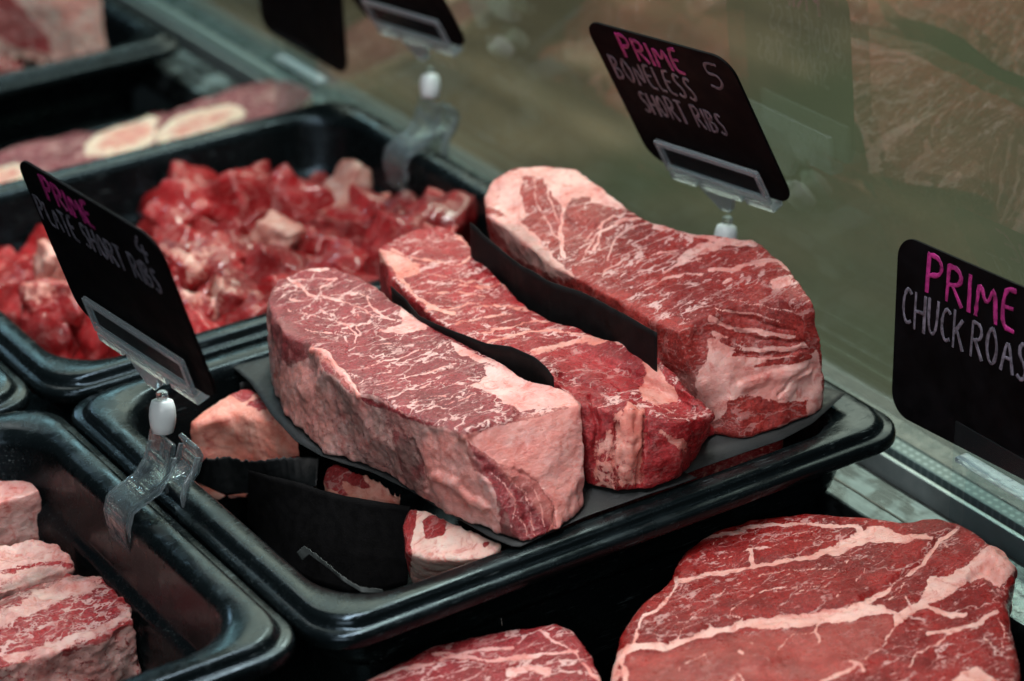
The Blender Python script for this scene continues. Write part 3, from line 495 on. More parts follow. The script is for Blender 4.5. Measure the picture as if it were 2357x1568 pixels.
opc = [(k5, 'S', 'f', 1, 16, [(390, 440), (480, 425), (620, 400), (800, 370), (900, 350), (1060, 325), (1180, 300), (1280, 260)]), (k5, 'P', 'f', 1, [(1240, 285), (1330, 225), (1420, 190), (1500, 140), (1600, 150), (1640, 178), (1700, 195), (1840, 212), (1640, 232), (1500, 228), (1420, 265), (1300, 310)]),
 (k5, 'S', 'f', .9, 12, [(480, 245), (600, 215), (700, 190), (860, 150), (1000, 128), (1200, 135), (1450, 155)]), (k5, 'S', 'f', .85, 5, [(560, 350), (700, 320), (900, 260), (1100, 228), (1320, 212)]), (k5, 'S', 'f', .8, 4, [(590, 290), (640, 235), (700, 200)]), (k5, 'S', 'f', .8, 4, [(850, 180), (860, 210), (830, 235)]), (k5, 'S', 'f', .8, 4, [(1000, 200), (1100, 185), (1300, 180)]),
 (k5, 'S', 'f', 1, 14, [(1975, 160), (1930, 190), (1880, 220), (1830, 290), (1790, 350), (1650, 450), (1560, 520), (1450, 570)]), (k5, 'S', 'f', 1, 20, [(1560, 520), (1450, 575), (1250, 612), (1000, 648), (800, 680), (600, 730), (480, 765), (380, 800), (320, 820)]), (k5, 'P', 'f', 1, [(1000, 640), (1250, 620), (1450, 580), (1560, 590), (1640, 620), (1480, 640), (1330, 685), (1200, 690), (900, 715), (800, 690)]),
 (k5, 'S', 'f', 1, 24, [(330, 820), (200, 815), (130, 840), (90, 900), (75, 1000)]), (k5, 'S', 'f', .7, 26, [(120, 860), (130, 930), (140, 1000)]), (k5, 'S', 'f', .9, 9, [(1640, 620), (1650, 690), (1560, 820), (1480, 880)]), (k5, 'S', 'f', 1, 30, [(1650, 670), (1700, 610), (1820, 560), (1850, 480), (1960, 440), (2060, 380), (2150, 300)]),
 (k5, 'P', 'f', 1, [(1830, 420), (1990, 440), (2080, 340), (2160, 260), (2240, 290), (2285, 400), (2230, 470), (2170, 420), (2100, 400), (1950, 520), (1850, 570), (1780, 530)]), (k5, 'P', 'f', .15, [(1620, 470), (1700, 410), (1800, 390), (1820, 470), (1760, 570), (1680, 605), (1600, 560)]), (k5, 'S', 'f', .9, 6, [(1690, 470), (1640, 530), (1600, 560)]), (k5, 'S', 'f', .9, 8, [(1700, 530), (1720, 580)]),
 (k5, 'S', 'f', .95, 14, [(1730, 610), (1820, 600), (1950, 640), (2030, 640)]), (k5, 'S', 'f', .9, 10, [(1225, 680), (1195, 735), (1225, 795)]), (k5, 'S', 'f', .85, 6, [(1200, 738), (1080, 750), (1000, 820), (970, 880)]), (k5, 'S', 'f', .9, 10, [(430, 450), (400, 530), (330, 600), (240, 650), (200, 720), (185, 800)]),
 (k5, 'S', 'f', .85, 5, [(620, 545), (560, 620), (480, 680), (430, 760)]), (k5, 'S', 'f', .85, 6, [(640, 545), (740, 470), (900, 410), (1050, 392), (1330, 385), (1300, 430)]), (k5, 'S', 'f', .85, 7, [(800, 660), (720, 640), (760, 580), (860, 520), (960, 490), (1150, 480), (1260, 480)]), (k5, 'S', 'f', .8, 4, [(960, 440), (1040, 420), (1190, 415)]), (k5, 'S', 'f', .8, 7, [(1100, 520), (1160, 492)]),
 (k5, 'S', 'f', .85, 9, [(1400, 300), (1370, 345)]), (k5, 'S', 'f', .85, 6, [(1480, 365), (1450, 410), (1430, 450)]), (k5, 'S', 'f', .8, 5, [(1600, 380), (1660, 350)]), (k5, 'S', 'f', .8, 5, [(1520, 325), (1580, 285)]), (k5, 'S', 'f', .8, 5, [(1300, 560), (1350, 500)]), (k5, 'S', 'f', .8, 5, [(400, 620), (440, 660)]), (k5, 'S', 'f', .8, 4, [(520, 505), (600, 470)]),
 (k5, 'S', 'f', .95, 16, [(1820, 740), (1980, 725), (2100, 680), (2200, 620)]), (k5, 'S', 'f', .85, 9, [(1980, 730), (1860, 820), (1760, 850), (1720, 930)]), (k5, 'S', 'f', .85, 8, [(2210, 640), (2250, 740), (2230, 850)]), (k5, 'S', 'f', .85, 6, [(2060, 740), (2150, 780), (2230, 860)]), (k5, 'S', 'f', .8, 5, [(1890, 240), (1940, 270), (1980, 280)]),
 (k5, 'S', 'f', 1, 14, [(1385, 905), (1440, 925), (1470, 960)]), (k5, 'S', 'h', .0015, 14, [(1385, 905), (1440, 925), (1470, 960)]), (k5, 'S', 'f', .9, 12, [(1400, 935), (1320, 970), (1230, 1005)]), (k5, 'S', 'f', .8, 4, [(480, 800), (490, 880)]), (k5, 'S', 'f', .85, 6, [(440, 950), (520, 910), (590, 875), (600, 930)]), (k5, 'S', 'f', .9, 10, [(770, 850), (805, 868)]), (k5, 'S', 'f', .9, 7, [(820, 790), (850, 825)]),
 (k5, 'S', 'f', .7, 6, [(800, 900), (900, 880), (1000, 950), (1030, 1010)]), (k5, 'S', 'f', .6, 14, [(720, 1000), (770, 970), (800, 1010)]), (k5, 'S', 'f', .95, 14, [(830, 290), (850, 330), (850, 370)]), (k5, 'P', 'f', .9, [(2000, 960), (2100, 920), (2200, 1010), (1950, 1010)]),
 (k5, 'P', 'm', .15, [(380, 850), (900, 730), (1200, 730), (1600, 630), (1640, 720), (1480, 880), (1300, 1000), (150, 1010), (180, 880)]), (k5, 'P', 'm', .9, [(1960, 540), (2150, 400), (2260, 600), (2330, 900), (2200, 1000), (1560, 900), (1700, 700)]),
 (k5, 'S', 'h', -.0016, 26, [(1975, 160), (1880, 220), (1830, 290), (1790, 350), (1650, 450), (1450, 570), (1250, 612), (1000, 648), (800, 680), (600, 730), (380, 800)]), (k5, 'S', 'h', -.0014, 24, [(390, 440), (620, 400), (900, 350), (1180, 300), (1400, 210), (1500, 160)]), (k5, 'S', 'h', -.003, 30, [(2080, 420), (2140, 380), (2230, 480)]), (k5, 'S', 'h', .003, 60, [(2180, 330), (2240, 400)]), (k5, 'S', 'h', .0015, 80, [(500, 900), (900, 860)])]
opc = [tuple(list(o_[:3]) + [o_[3] * .74] + list(o_[4:])) if (o_[1] == 'S' and o_[2] == 'f' and o_[4] <= 9) else o_ for o_ in opc]
opc += [(k5, 'P', 'p', .22, [(380, 850), (900, 730), (1200, 730), (1600, 640), (1630, 720), (1480, 880), (1300, 1000), (150, 1010), (180, 880)])]
finish_meat('chuck_roast', me, co, meat_mat('chuck', ang=0.55, stretch=0.35, cell=80, la=(0.17, 0.004, 0.004), lb=(0.34, 0.018, 0.016), width=0.035, streak=1.7, wet=.2, fat=(0.67, 0.31, 0.265), fat2=(0.77, 0.47, 0.42)), opc, basec, amp=.0024, freq=38, label='large round chuck roast with pale fat seams filling the lower right', cat='roast')

# marbled steak at the bottom edge
out = [(770, 1610), (860, 1556), (930, 1520), (1000, 1488), (1080, 1466), (1172, 1449), (1280, 1438), (1325, 1455), (1362, 1508), (1392, 1580), (1400, 1660), (1250, 1720), (950, 1720)]
top = [V(x, y, -.028) for x, y in out]
me, co = loft(shrink(top, .004, -.0265), shrink(top, .003, -.066), [top], 0.0011, 7)
def basem(k, g=1.0, side=.5, dk=0.0, fr=45):
    def f(co, nn):
        tp = np.clip((nn[:, 2] - 0.3) / 0.3, 0, 1); return tp * (k + .5 * fbm(co * fr + 4, 3)) + (1 - tp) * side, np.full(len(co), g), (1 - tp) * dk
    return f
ops = [(k0, 'S', 'f', .9, 5, [(850, 1560), (980, 1530), (1080, 1500), (1180, 1490)]), (k0, 'S', 'f', .9, 5, [(1000, 1500), (1120, 1520), (1230, 1510), (1330, 1500)]), (k0, 'S', 'f', 1, 10, [(1170, 1550), (1220, 1535), (1260, 1548)]), (k0, 'S', 'f', .8, 4, [(1240, 1450), (1320, 1500), (1380, 1568)])]
finish_meat('marbled_steak', me, co, meat_mat('steak', ang=0.2, stretch=0.4, cell=110, la=(0.22, 0.010, 0.014), lb=(0.38, 0.040, 0.048), width=0.075, vein=0.9), ops, basem(.18), label='marbled steak cut off by the bottom edge, left of the chuck roast', cat='steak')

# short ribs in the near left tray
def slab(pts, ztop, h, voxel=.0011, it=5, k=0.0):
    ym = max(p[1] for p in pts); top = [V(x, y, ztop + (ym - y) * k) for x, y in pts]; me, co = loft(top, [p - np.array([0, 0, h]) for p in top], (), voxel, it); return me, co
rib = meat_mat('short_rib', ang=-0.35, stretch=0.55, cell=150, la=(0.28, 0.008, 0.012), lb=(0.45, 0.035, 0.042), width=0.12, vein=1.0, fat=(0.64, 0.31, 0.28), fat2=(0.74, 0.49, 0.45))
me, co = slab([(-160, 1470), (-120, 1400), (0, 1372), (110, 1335), (180, 1318), (240, 1330), (262, 1352), (300, 1395), (308, 1428), (240, 1462), (120, 1505), (20, 1530), (-80, 1560)], -.036, .052, it=3)
ops = [(k0, 'S', 'd', .85, 13, [(-20, 1400), (60, 1368), (150, 1338), (190, 1328)]), (k0, 'S', 'f', 1, 22, [(0, 1425), (60, 1400), (130, 1365), (190, 1345)]), (k0, 'S', 'f', 1, 14, [(20, 1510), (120, 1480), (230, 1445), (300, 1415)]), (k0, 'S', 'd', .1, 8, [(0, 1400), (150, 1340)]), (k0, 'P', 'f', .35, [(0, 1440), (120, 1400), (200, 1370), (290, 1400), (240, 1440), (60, 1500), (0, 1510)]),
       (k0, 'P', 'f', .6, [(100, 1500), (308, 1430), (312, 1568), (60, 1568)]), (k0, 'S', 'f', 0, 7, [(10, 1360), (90, 1335), (160, 1318)]), (k0, 'S', 'f', 0, 6, [(150, 1500), (240, 1470), (306, 1435)]), (k0, 'P', 'd', .35, [(100, 1520), (308, 1440), (312, 1568), (60, 1568)])]
finish_meat('short_rib', me, co, rib, ops, basem(.40, 1, .55, .25), amp=.0036, freq=75, fine=.0010, label='largest short rib at the lower left corner, red and white top with pale side', cat='short rib', group='short ribs in the near left tray')
me, co = slab([(-140, 1330), (-90, 1290), (0, 1252), (60, 1243), (130, 1248), (146, 1275), (165, 1305), (120, 1322), (40, 1352), (-60, 1385), (-130, 1400)], -.034, .055, it=3)
ops = [(k0, 'P', 'f', 1, [(0, 1255), (100, 1245), (150, 1262), (150, 1280), (60, 1300), (0, 1300)]), (k0, 'S', 'f', .0, 5, [(0, 1320), (80, 1300), (160, 1300)]), (k0, 'P', 'd', .85, [(-20, 1400), (0, 1355), (90, 1310), (190, 1312), (180, 1335), (90, 1360), (0, 1390)])]
finish_meat('short_rib', me, co, rib, ops, basem(.6, 1, .6, .8), amp=.0036, freq=75, fine=.0010, label='short rib lying between the largest rib and the block of white fat', cat='short rib', group='short ribs in the near left tray')
me, co = slab([(-150, 1150), (-80, 1100), (0, 1088), (40, 1092), (70, 1108), (92, 1128), (60, 1142), (0, 1158), (-80, 1185)], -.022, .075, it=3)
finish_meat('short_rib', me, co, rib, [(k0, 'P', 'f', 1.2, [(0, 1120), (90, 1120), (100, 1245), (0, 1260)])], basem(1.0, .2, 1.1, .12), amp=.0015, freq=80, fine=.0006, label='block of white fat with torn top edge, behind the other short ribs', cat='short rib', group='short ribs in the near left tray')
# dark meat seen in the cut-off tray at the far left
me, co = slab([(-120, 870), (-60, 820), (-10, 812), (12, 840), (10, 870), (-20, 900), (-90, 920)], -.03, .05, .0016)
finish_meat('beef_cut', me, co, rib, [], basem(.1, .4, .1, .4), label='sliver of dark red meat at the left picture edge in the cut-off tray', cat='meat')

# pieces lying lower in the roast tray
pm = meat_mat('trim_piece', ang=0.5, stretch=0.5, cell=110, la=(0.30, 0.02, 0.022), lb=(0.45, 0.05, 0.055), fat=(0.72, 0.24, 0.18), fat2=(0.78, 0.42, 0.34), width=.07, wet=.5)
top = [V(432, 970, -.012), V(470, 938, -.008), V(520, 908, -.004), V(565, 888, -.002), V(640, 930, -.002), V(690, 990, -.006), V(640, 1002, -.012), V(560, 975, -.012), V(500, 975, -.013), V(450, 985, -.014)]
bot = [p - np.array([0, 0, .045]) for p in top]; me, co = loft(top, bot, (), .0009, 9)
ops = [(k0, 'P', 'f', 0, [(530, 905), (560, 885), (612, 905), (650, 935), (600, 938), (560, 925)]), (k0, 'S', 'f', 1, 5, [(560, 928), (600, 905)]), (k0, 'P', 'f', 1, [(425, 980), (480, 985), (520, 1040), (450, 1085), (420, 1050)])]
finish_meat('beef_trim', me, co, pm, ops, basem(.95, .3, .95), amp=.002, freq=60, label='thick pink fat piece with red corner, behind the clear clip', cat='meat piece', group='smaller pieces below the roasts')
top = [V(742, 1100, -.014), V(748, 1072, -.010), V(775, 1062, -.008), V(830, 1080, -.008), V(890, 1110, -.009), V(938, 1140, -.012), V(930, 1172, -.020), V(850, 1165, -.020), V(770, 1145, -.020)]
me, co = loft(top, [p - np.array([0, 0, .03]) for p in top], (), .0013, 16)
ops = [(k0, 'P', 'f', 0, [(740, 1100), (750, 1068), (790, 1068), (840, 1100), (850, 1125), (800, 1110), (770, 1110), (800, 1140), (760, 1125)])]
finish_meat('beef_trim', me, co, pm, ops, basem(.85, .4, .9), amp=.0022, freq=70, label='small red and pink sliver peeping over the black paper fold', cat='meat piece', group='smaller pieces below the roasts')
top = [V(925, 1210, -.008), V(945, 1165, -.003), V(990, 1175, -.001), V(1060, 1205, .000), V(1155, 1250, .001), V(1130, 1285, -.004), V(1060, 1290, -.007), V(990, 1290, -.010), V(935, 1270, -.012)]
bot = [V(940, 1300, -.05), V(945, 1200, -.05), H(top[2], -.05), H(top[3], -.05), H(top[4], -.05), V(1150, 1330, -.04), V(1060, 1345, -.04), V(1000, 1350, -.04), V(950, 1350, -.045)]
me, co = loft(top, bot, (), .0009, 9)
ops = [(k0, 'P', 'f', 0, [(975, 1205), (995, 1190), (1025, 1200), (1022, 1225), (1000, 1245), (980, 1235)]), (k0, 'P', 'f', 0, [(918, 1230), (935, 1170), (960, 1175), (950, 1230), (945, 1330), (925, 1290)]), (k0, 'P', 'f', 1.1, [(950, 1250), (1030, 1240), (1060, 1210), (1150, 1255), (1040, 1320), (950, 1340)]), (k0, 'S', 'f', 0, 5, [(1118, 1253), (1124, 1250)])]
pm2 = meat_mat('pale_trim', fat=(0.80, 0.50, 0.43), fat2=(0.74, 0.60, 0.52), la=(0.24, .02, .02))
finish_meat('beef_trim', me, co, pm2, ops, basem(.8, .3, .95, .15), amp=.0016, freq=60, label='pale fat piece with a round dark red spot, at the near rim of the roast tray', cat='meat piece', group='smaller pieces below the roasts')
top = [V(655, 1060, -.016), V(680, 1042, -.014), V(715, 1050, -.014), V(730, 1075, -.018), V(690, 1090, -.02)]
me, co = loft(top, [p - np.array([0, 0, .02]) for p in top], (), .001, 5)
finish_meat('beef_trim', me, co, pm, [], basem(.5, .4, .6), label='tiny pink tip between the two black paper edges', cat='meat piece', group='smaller pieces below the roasts')

# ------------------------------------------------------------------ stew chunks
random.seed(11); rng = np.random.RandomState(11)
cm = meat_mat('stew_meat', stretch=0.5, cell=120, la=(0.22, 0.004, 0.006), lb=(0.43, 0.020, 0.024), fat=(0.66, 0.27, 0.22), fat2=(0.76, 0.47, 0.40), rnd=True, width=.05, wet=.6)
def chunk_mesh(seed, size, fatness, ax=(1, 1, 1)):
    bm = bmesh.new(); box(bm, -.5, .5, -.5, .5, -.5, .5); bmesh.ops.subdivide_edges(bm, edges=bm.edges, cuts=15, use_grid_fill=True)
    co = np.array([v.co[:] for v in bm.verts]); L = np.linalg.norm(co, axis=1)[:, None]; n_ = co / L
    co = co * 0.80 + n_ * 0.5 * 0.30; s = seed * 13.7
    co = co * np.array(ax) * size * 1.15
    d = 0.30 * size * fbm(co / size * 1.5 + s, 2) + 0.04 * size * fbm(co / size * 4 + s, 3) + 0.03 * size * (1 - np.abs(fbm(co / size * 1.8 + s + 9, 2)) * 3)
    co = co + n_ * d[:, None]
    for v, p in zip(bm.verts, co): v.co = p
    me = bpy.data.meshes.new('beef_chunk'); bmesh.ops.recalc_face_normals(bm, faces=bm.faces); bm.to_mesh(me); bm.free()
    f = fatness + 0.62 * fbm(co / size * 1.1 + s * 2, 2); P_ = np.zeros((len(co), 4)); P_[:, 0] = np.clip(f, 0, 1.2); P_[:, 1] = 0.3
    at = me.attributes.new('paint', 'FLOAT_COLOR', 'POINT'); at.data.foreach_set('color', P_.ravel())
    me.materials.append(cm); me.polygons.foreach_set('use_smooth', [True] * len(me.polygons)); return me
protos = [chunk_mesh(i + 1, .030, .0 + .07 * (i % 4), ax) for i, ax in enumerate([(1, .8, .8), (1.2, .8, .7), (.9, 1, .8), (1.3, .75, .75), (1, 1, .7), (1.1, .9, .9)])]
area_px = [(315, 570), (380, 520), (450, 480), (520, 450), (590, 450), (640, 490), (760, 485), (850, 465), (960, 485), (1050, 535), (1100, 600), (1000, 640), (860, 700), (700, 800), (540, 830), (330, 860), (180, 850), (60, 790), (-60, 700), (-60, 600), (0, 590), (80, 605), (200, 600)]
placed = []
def put_chunk(me, p, rot, label=None, sc=1.0, name='beef_chunk'):
    o = bpy.data.objects.new(name, me); C.objects.link(o); o.location = p; o.rotation_euler = rot; o.scale = (sc,) * 3; placed.append(np.array(p))
    tag(o, label or 'wet red beef chunk among the heaped stew meat in the black tray', 'beef chunk', 'stew meat chunks in the black tray'); return o
def r3(): return (random.uniform(0, 6.28), random.uniform(0, 6.28), random.uniform(0, 6.28))
F1 = chunk_mesh(31, .020, 1.0, (1, .9, .9)); F2 = chunk_mesh(32, .026, .8, (1.5, .7, .5)); F3 = chunk_mesh(33, .028, .38, (1.4, .9, .8)); F4 = chunk_mesh(34, .024, .42, (1, 1, .9)); F5 = chunk_mesh(35, .015, 1.0, (.8, .8, 1.3)); F6 = chunk_mesh(36, .024, .4, (1, 1.2, .8)); F7 = chunk_mesh(37, .014, .95)
for me_, px_, py_, z_, rt, lb in [
 (F1, 640, 552, -.018, (.3, .2, .5), 'small white fat cube in the middle of the stew meat'), (F2, 785, 455, -.020, (-.35, -.35, .6), 'long pale orange-edged fat strip on top of the stew meat, towards the far corner'),
 (F3, 470, 625, -.020, (.2, .1, .2), 'broad pink fat-covered chunk just right of the black price card'), (F4, 540, 705, -.022, (.5, 0, 1.0), 'rounded pink chunk with a white fold, near the front of the stew meat'),
 (F5, 118, 612, -.020, (.2, .3, 0), 'small upright white fat bit left of the black price card'), (F6, 130, 700, -.024, (0, .4, .8), 'pinkish chunk with grey fat edge at the tray corner left of the price card'),
 (F7, 865, 490, -.030, (1, 0, 0), 'small pale pink knob below the long fat strip'), (F4, 460, 752, -.030, (1.5, 1, .3), 'orange-pink fatty chunk pressed against the near wall of the stew meat tray')]:
    put_chunk(me_, V(px_, py_, z_), rt, lb)
row = 0; y = 455
while y < 860:
    x = -60 + (row % 2) * 45
    while x < 1090:
        qx, qy = x + random.uniform(-12, 12), y + random.uniform(-8, 8)
        if inside(np.array([qx]), np.array([qy]), area_px)[0]:
            z = -.034 + random.uniform(-.006, .006) - (0.012 if qx < 330 else 0) + (.010 if qx > 880 else 0) + (.010 if 480 < qx < 620 and qy < 530 else 0)
            p = V(qx, qy, z)
            if .044 < p[0] < .281 and .312 < p[1] < .500 and all(np.linalg.norm(p - q) > .0185 for q in placed):
                put_chunk(random.choice(protos), p, r3(), sc=random.uniform(.85, 1.3))
        x += 80
    y += 40; row += 1
for ix in range(9):                              # lower layer
    for iy in range(7):
        p = np.array([.052 + ix * .0275 + random.uniform(-.003, .003), .322 + iy * .0275 + random.uniform(-.003, .003), -.062 + random.uniform(-.005, .004)])
        if all(np.linalg.norm(p - q) > .019 for q in placed): put_chunk(random.choice(protos), p, r3(), sc=1.15)

# ------------------------------------------------------------------ bone slices and the far tray's meat
bonem = meat_mat('shank_slice', cell=90, la=(0.17, 0.022, 0.035), lb=(0.32, 0.08, 0.10), fat=(0.80, 0.62, 0.50), fat2=(0.85, 0.74, 0.58), width=.08)
def ell(cx, cy, a_, b2, n=18, rot=-.3, wob=.12, s=0):
    return [(cx + a_ * math.cos(t_) * math.cos(rot) * (1 + wob * math.sin(3 * t_ + s)) - b2 * math.sin(t_) * math.sin(rot), cy + a_ * math.cos(t_) * math.sin(rot) + b2 * math.sin(t_) * math.cos(rot) * (1 + wob * math.cos(2 * t_ + s))) for t_ in [i * 2 * math.pi / n for i in range(n)]]
for (cx, cy, a_, b2, zt, s, bones, lab) in [
   (60, 385, 210, 62, -.050, 0, [(10, 405, 55, 22)], 'dark shank slice with a pale bone, partly behind the left price card'),
   (295, 345, 180, 66, -.046, 1, [(285, 312, 92, 40)], 'shank slice with the big oval ring of bone around pink marrow'),
   (520, 270, 190, 60, -.044, 2, [(455, 282, 105, 26)], 'shank slice with dark purple meat and a long pale bone, nearest the glass')]:
    me, co = slab(ell(cx, cy, a_, b2, s=s), zt, .032, .0022, 6); ops = []
    for bx_, by_, p1, p2 in bones:
        ops += [(k0, 'P', 'f', 1.2, ell(bx_, by_, p1, p2)), (k0, 'P', 'd', 0, ell(bx_, by_, p1, p2)), (k0, 'P', 'p', .95, ell(bx_, by_ + 2, p1 * .68, p2 * .55)), (k0, 'P', 'm', 0, ell(bx_, by_, p1, p2))]
    finish_meat('shank_slice', me, co, bonem, ops, basem(.05, .6, .75, .1), amp=.003, freq=35, label=lab, cat='bone slice', group='round shank slices with bone')
farm = meat_mat('far_meat', cell=60, la=(0.34, 0.04, 0.045), lb=(0.50, 0.12, 0.12), fat=(0.70, 0.46, 0.40), fat2=(0.74, 0.62, 0.54), width=.12)
for pts, zt, h, k_, lab, ops in [
   ([(-160, 110), (-80, 20), (0, -60), (120, -80), (235, -40), (240, 30), (200, 90), (160, 118), (110, 60), (40, 50), (-20, 90)], -.048, .035, .8, 'large bony cut with white fat and a pointed tip, farthest upper left', [(k0, 'P', 'f', .1, [(-20, -10), (40, -10), (110, 80), (120, 120), (40, 110), (-20, 70)]), (k0, 'S', 'f', 1.2, 16, [(50, -10), (100, 50), (160, 105)]), (k0, 'S', 'f', 1.2, 14, [(240, 0), (205, 50), (170, 110)]), (k0, 'P', 'p', .5, [(110, -20), (200, -20), (180, 40), (150, 60)]), (k0, 'P', 'd', .5, [(-20, 0), (30, 0), (90, 80), (40, 100), (-20, 60)])]),
   ([(-150, 190), (-90, 120), (0, 110), (50, 130), (70, 160), (40, 190), (-40, 215)], -.062, .02, .5, 'bright pink cut at the left picture edge in the farthest tray', []),
   ([(65, 148), (90, 130), (130, 126), (150, 138), (130, 156), (90, 166), (65, 164)], -.044, .010, 1.2, 'small white fat piece at the rim of the farthest tray', []),
   ([(150, 130), (165, 80), (235, 85), (250, 110), (215, 135), (180, 150)], -.046, .03, .85, 'grey and white fat knob under the pointed bony cut', [(k0, 'P', 'd', .7, [(200, 80), (240, 90), (240, 130), (205, 120)])])]:
    me, co = slab(pts, zt, h, .0022, 5, .00035); finish_meat('bony_cut', me, co, farm, ops, basem(k_, .5, k_), amp=.005, freq=30, label=lab, cat='meat', group='pale cuts in the farthest tray')

# ------------------------------------------------------------------ black paper
def sheet(name, A, B, label, n=14, wob=.0008, group='sheets of black butcher paper', rag=0.0, thick=.0003, mat=None):
    A = np.array(A); B = np.array(B); K = len(A)
    def res(P_, m):
        d = np.concatenate([[0], np.cumsum(np.linalg.norm(np.diff(P_, axis=0), axis=1))]); s = np.linspace(0, d[-1], m); return np.stack([np.interp(s, d, P_[:, k]) for k in range(3)], 1)
    m = 60; A = res(A, m); B = res(B, m); 
    if rag: A = A + (rag * fbm(A * 900, 3))[:, None] * np.array([.6, .6, .6])
    bm = bmesh.new(); g = []
    for j in range(n + 1):
        P_ = A + (B - A) * j / n; P_ = P_ + (wob * fbm(P_ * 45, 2))[:, None] * np.array([.4, .2, 1.0]); g.append([bm.verts.new(tuple(p)) for p in P_])
    for j in range(n):
        for i in range(m - 1): bm.faces.new((g[j][i], g[j][i + 1], g[j + 1][i + 1], g[j + 1][i]))
    o = from_bm(name, bm, mat or M['paper'], None, smooth=True); s = o.modifiers.new('s', 'SOLIDIFY'); s.thickness = thick; s.offset = 0
    return tag(o, label, 'paper', group)
z = .0042
A = [V(535, 845, .0), V(575, 880, .0015), V(625, 955, z), V(680, 1015, z), V(740, 1050, z), V(850, 1085, z), V(945, 1130, z), V(1050, 1192, z), V(1130, 1238, z), V(1190, 1262, z), V(1345, 1190, z)]
B = [V(640, 815, z), W(.12, .225, z), W(.13, .20, z), W(.14, .17, z), W(.15, .14, z), W(.16, .11, z), W(.17, .09, z), W(.18, .07, z), W(.19, .05, z), W(.20, .03, z), W(.205, .012, z)]
sheet('paper_sheet', A, B, 'black paper under the nearest roast, its grey-lit edge curving past the tray rim', wob=.0003)
A = [V(1345, 1190, z), V(1430, 1150, z), V(1520, 1115, z), V(1620, 1075, z), V(1720, 1040, z + .001), V(1800, 1012, z + .001), V(1870, 975, z + .001), V(1946, 906, z + .004)]
B = [W(.13, .10, z - .0008), W(.16, .16, z - .0008), W(.18, .22, z - .0008), W(.21, .23, z - .0008), W(.23, .22, z - .0008), W(.25, .20, z), W(.28, .16, z), W(.300, .08, z)]
sheet('paper_sheet', A, B, 'black paper under the middle and right roasts, one corner sticking up at the right', wob=.0002)
def drop(P_, h, dx=0): return [p - np.array([dx, 0, h]) for p in P_]
A = [V(900, 658, .052), V(935, 690, .050), V(965, 728, .050), V(1010, 748, .051), V(1060, 768, .052), V(1120, 792, .054), V(1175, 797, .057), V(1230, 822, .057), V(1258, 845, .056), V(1274, 868, .052)]
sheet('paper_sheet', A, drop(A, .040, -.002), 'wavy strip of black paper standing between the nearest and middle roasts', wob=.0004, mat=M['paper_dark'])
A = [V(1098, 512, .066), V(1110, 520, .066), V(1160, 565, .060), V(1220, 612, .060), V(1280, 645, .060), V(1345, 668, .060), V(1410, 696, .060), V(1460, 728, .060), V(1530, 768, .060)]
A = [p + np.array([-.003, .002, 0]) for p in A]
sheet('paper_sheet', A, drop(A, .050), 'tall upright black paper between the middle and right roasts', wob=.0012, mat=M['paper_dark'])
# paper in the open corner of the roast tray
A = [V(450, 1078, -.022), V(475, 1055, -.016), V(520, 1048, -.014), V(560, 1062, -.014), V(620, 1058, -.010), V(680, 1052, -.008), V(735, 1052, -.008)]
B = [V(440, 1105, -.034), V(470, 1120, -.034), V(520, 1140, -.036), V(580, 1135, -.036), V(640, 1130, -.030), V(700, 1135, -.024), V(728, 1120, -.018)]
sheet('paper_sheet', A, B, 'black paper with a torn pale edge in the open corner of the roast tray', wob=.0012, rag=.0022, mat=simple('torn_paper', (0.0045, 0.0065, 0.0075), 0.55, bump=.3, scale=120))
A = [V(572, 1084, -.018), V(640, 1098, -.016), V(720, 1122, -.015), V(800, 1142, -.014), V(880, 1158, -.013), V(945, 1165, -.012)]
B = [V(570, 1200, -.060), V(640, 1300, -.062), V(720, 1345, -.062), V(800, 1370, -.062), V(880, 1360, -.060), V(938, 1345, -.055)]
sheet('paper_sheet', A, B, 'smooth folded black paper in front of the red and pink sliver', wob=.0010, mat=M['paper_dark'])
A = [V(683, 1272, -.012), V(700, 1258, -.008), V(740, 1288, -.008), V(780, 1322, -.009), V(830, 1352, -.012), V(880, 1357, -.014)]
B = [V(694, 1292, -.015), V(712, 1278, -.010), V(750, 1305, -.010), V(788, 1336, -.011), V(834, 1364, -.014), V(884, 1366, -.016)]
sheet('paper_sheet', A, B, 'thin curled paper edge painted pale where it catches light at the near corner of the roast tray', wob=.0006, rag=.001, mat=simple('painted_lit_paper', (0.05, 0.06, 0.06), .5, bump=.3))  # lighter copy of the black paper, light painted into its grey
A = [V(296, 962, -.012), V(302, 925, -.010), V(322, 892, -.008), V(350, 880, -.008), V(420, 872, -.010), V(520, 850, -.012)]
sheet('paper_sheet', A, drop(A, .05), 'torn black paper lining the far left corner of the roast tray', wob=.002, rag=.002)
A = [V(470, 800, .001), V(520, 792, .001), V(560, 782, .001), V(612, 772, .001)]
A = [np.array([p[0], .2345, -.004]) for p in A] + [W(.2, .2345, -.004)]
sheet('paper_sheet', A, drop(A, .055), 'black paper with ragged top lining the back wall of the roast tray', wob=.001, rag=.002)
# floor-level paper of the roast tray
A = [W(.04, y_, -.068) for y_ in (.04, .1, .16, .22)]; B = [W(.28, y_, -.068) for y_ in (.04, .1, .16, .22)]
# hidden meat stack carrying the roasts
me, co = loft([W(.205, .045, -.001), W(.28, .035, .0005), W(.28, .215, .0005), W(.20, .215, -.001), W(.20, .12, -.001)], [W(.205, .04, -.094), W(.27, .04, -.094), W(.27, .21, -.094), W(.20, .21, -.094), W(.20, .12, -.094)], (), .0025, 3)
finish_meat('beef_slab', me, co, pm, [], basem(.3, .5, .4), label='lower meat slab hidden under the black paper, red edge peeping at the right rim', cat='meat piece', group='smaller pieces below the roasts')

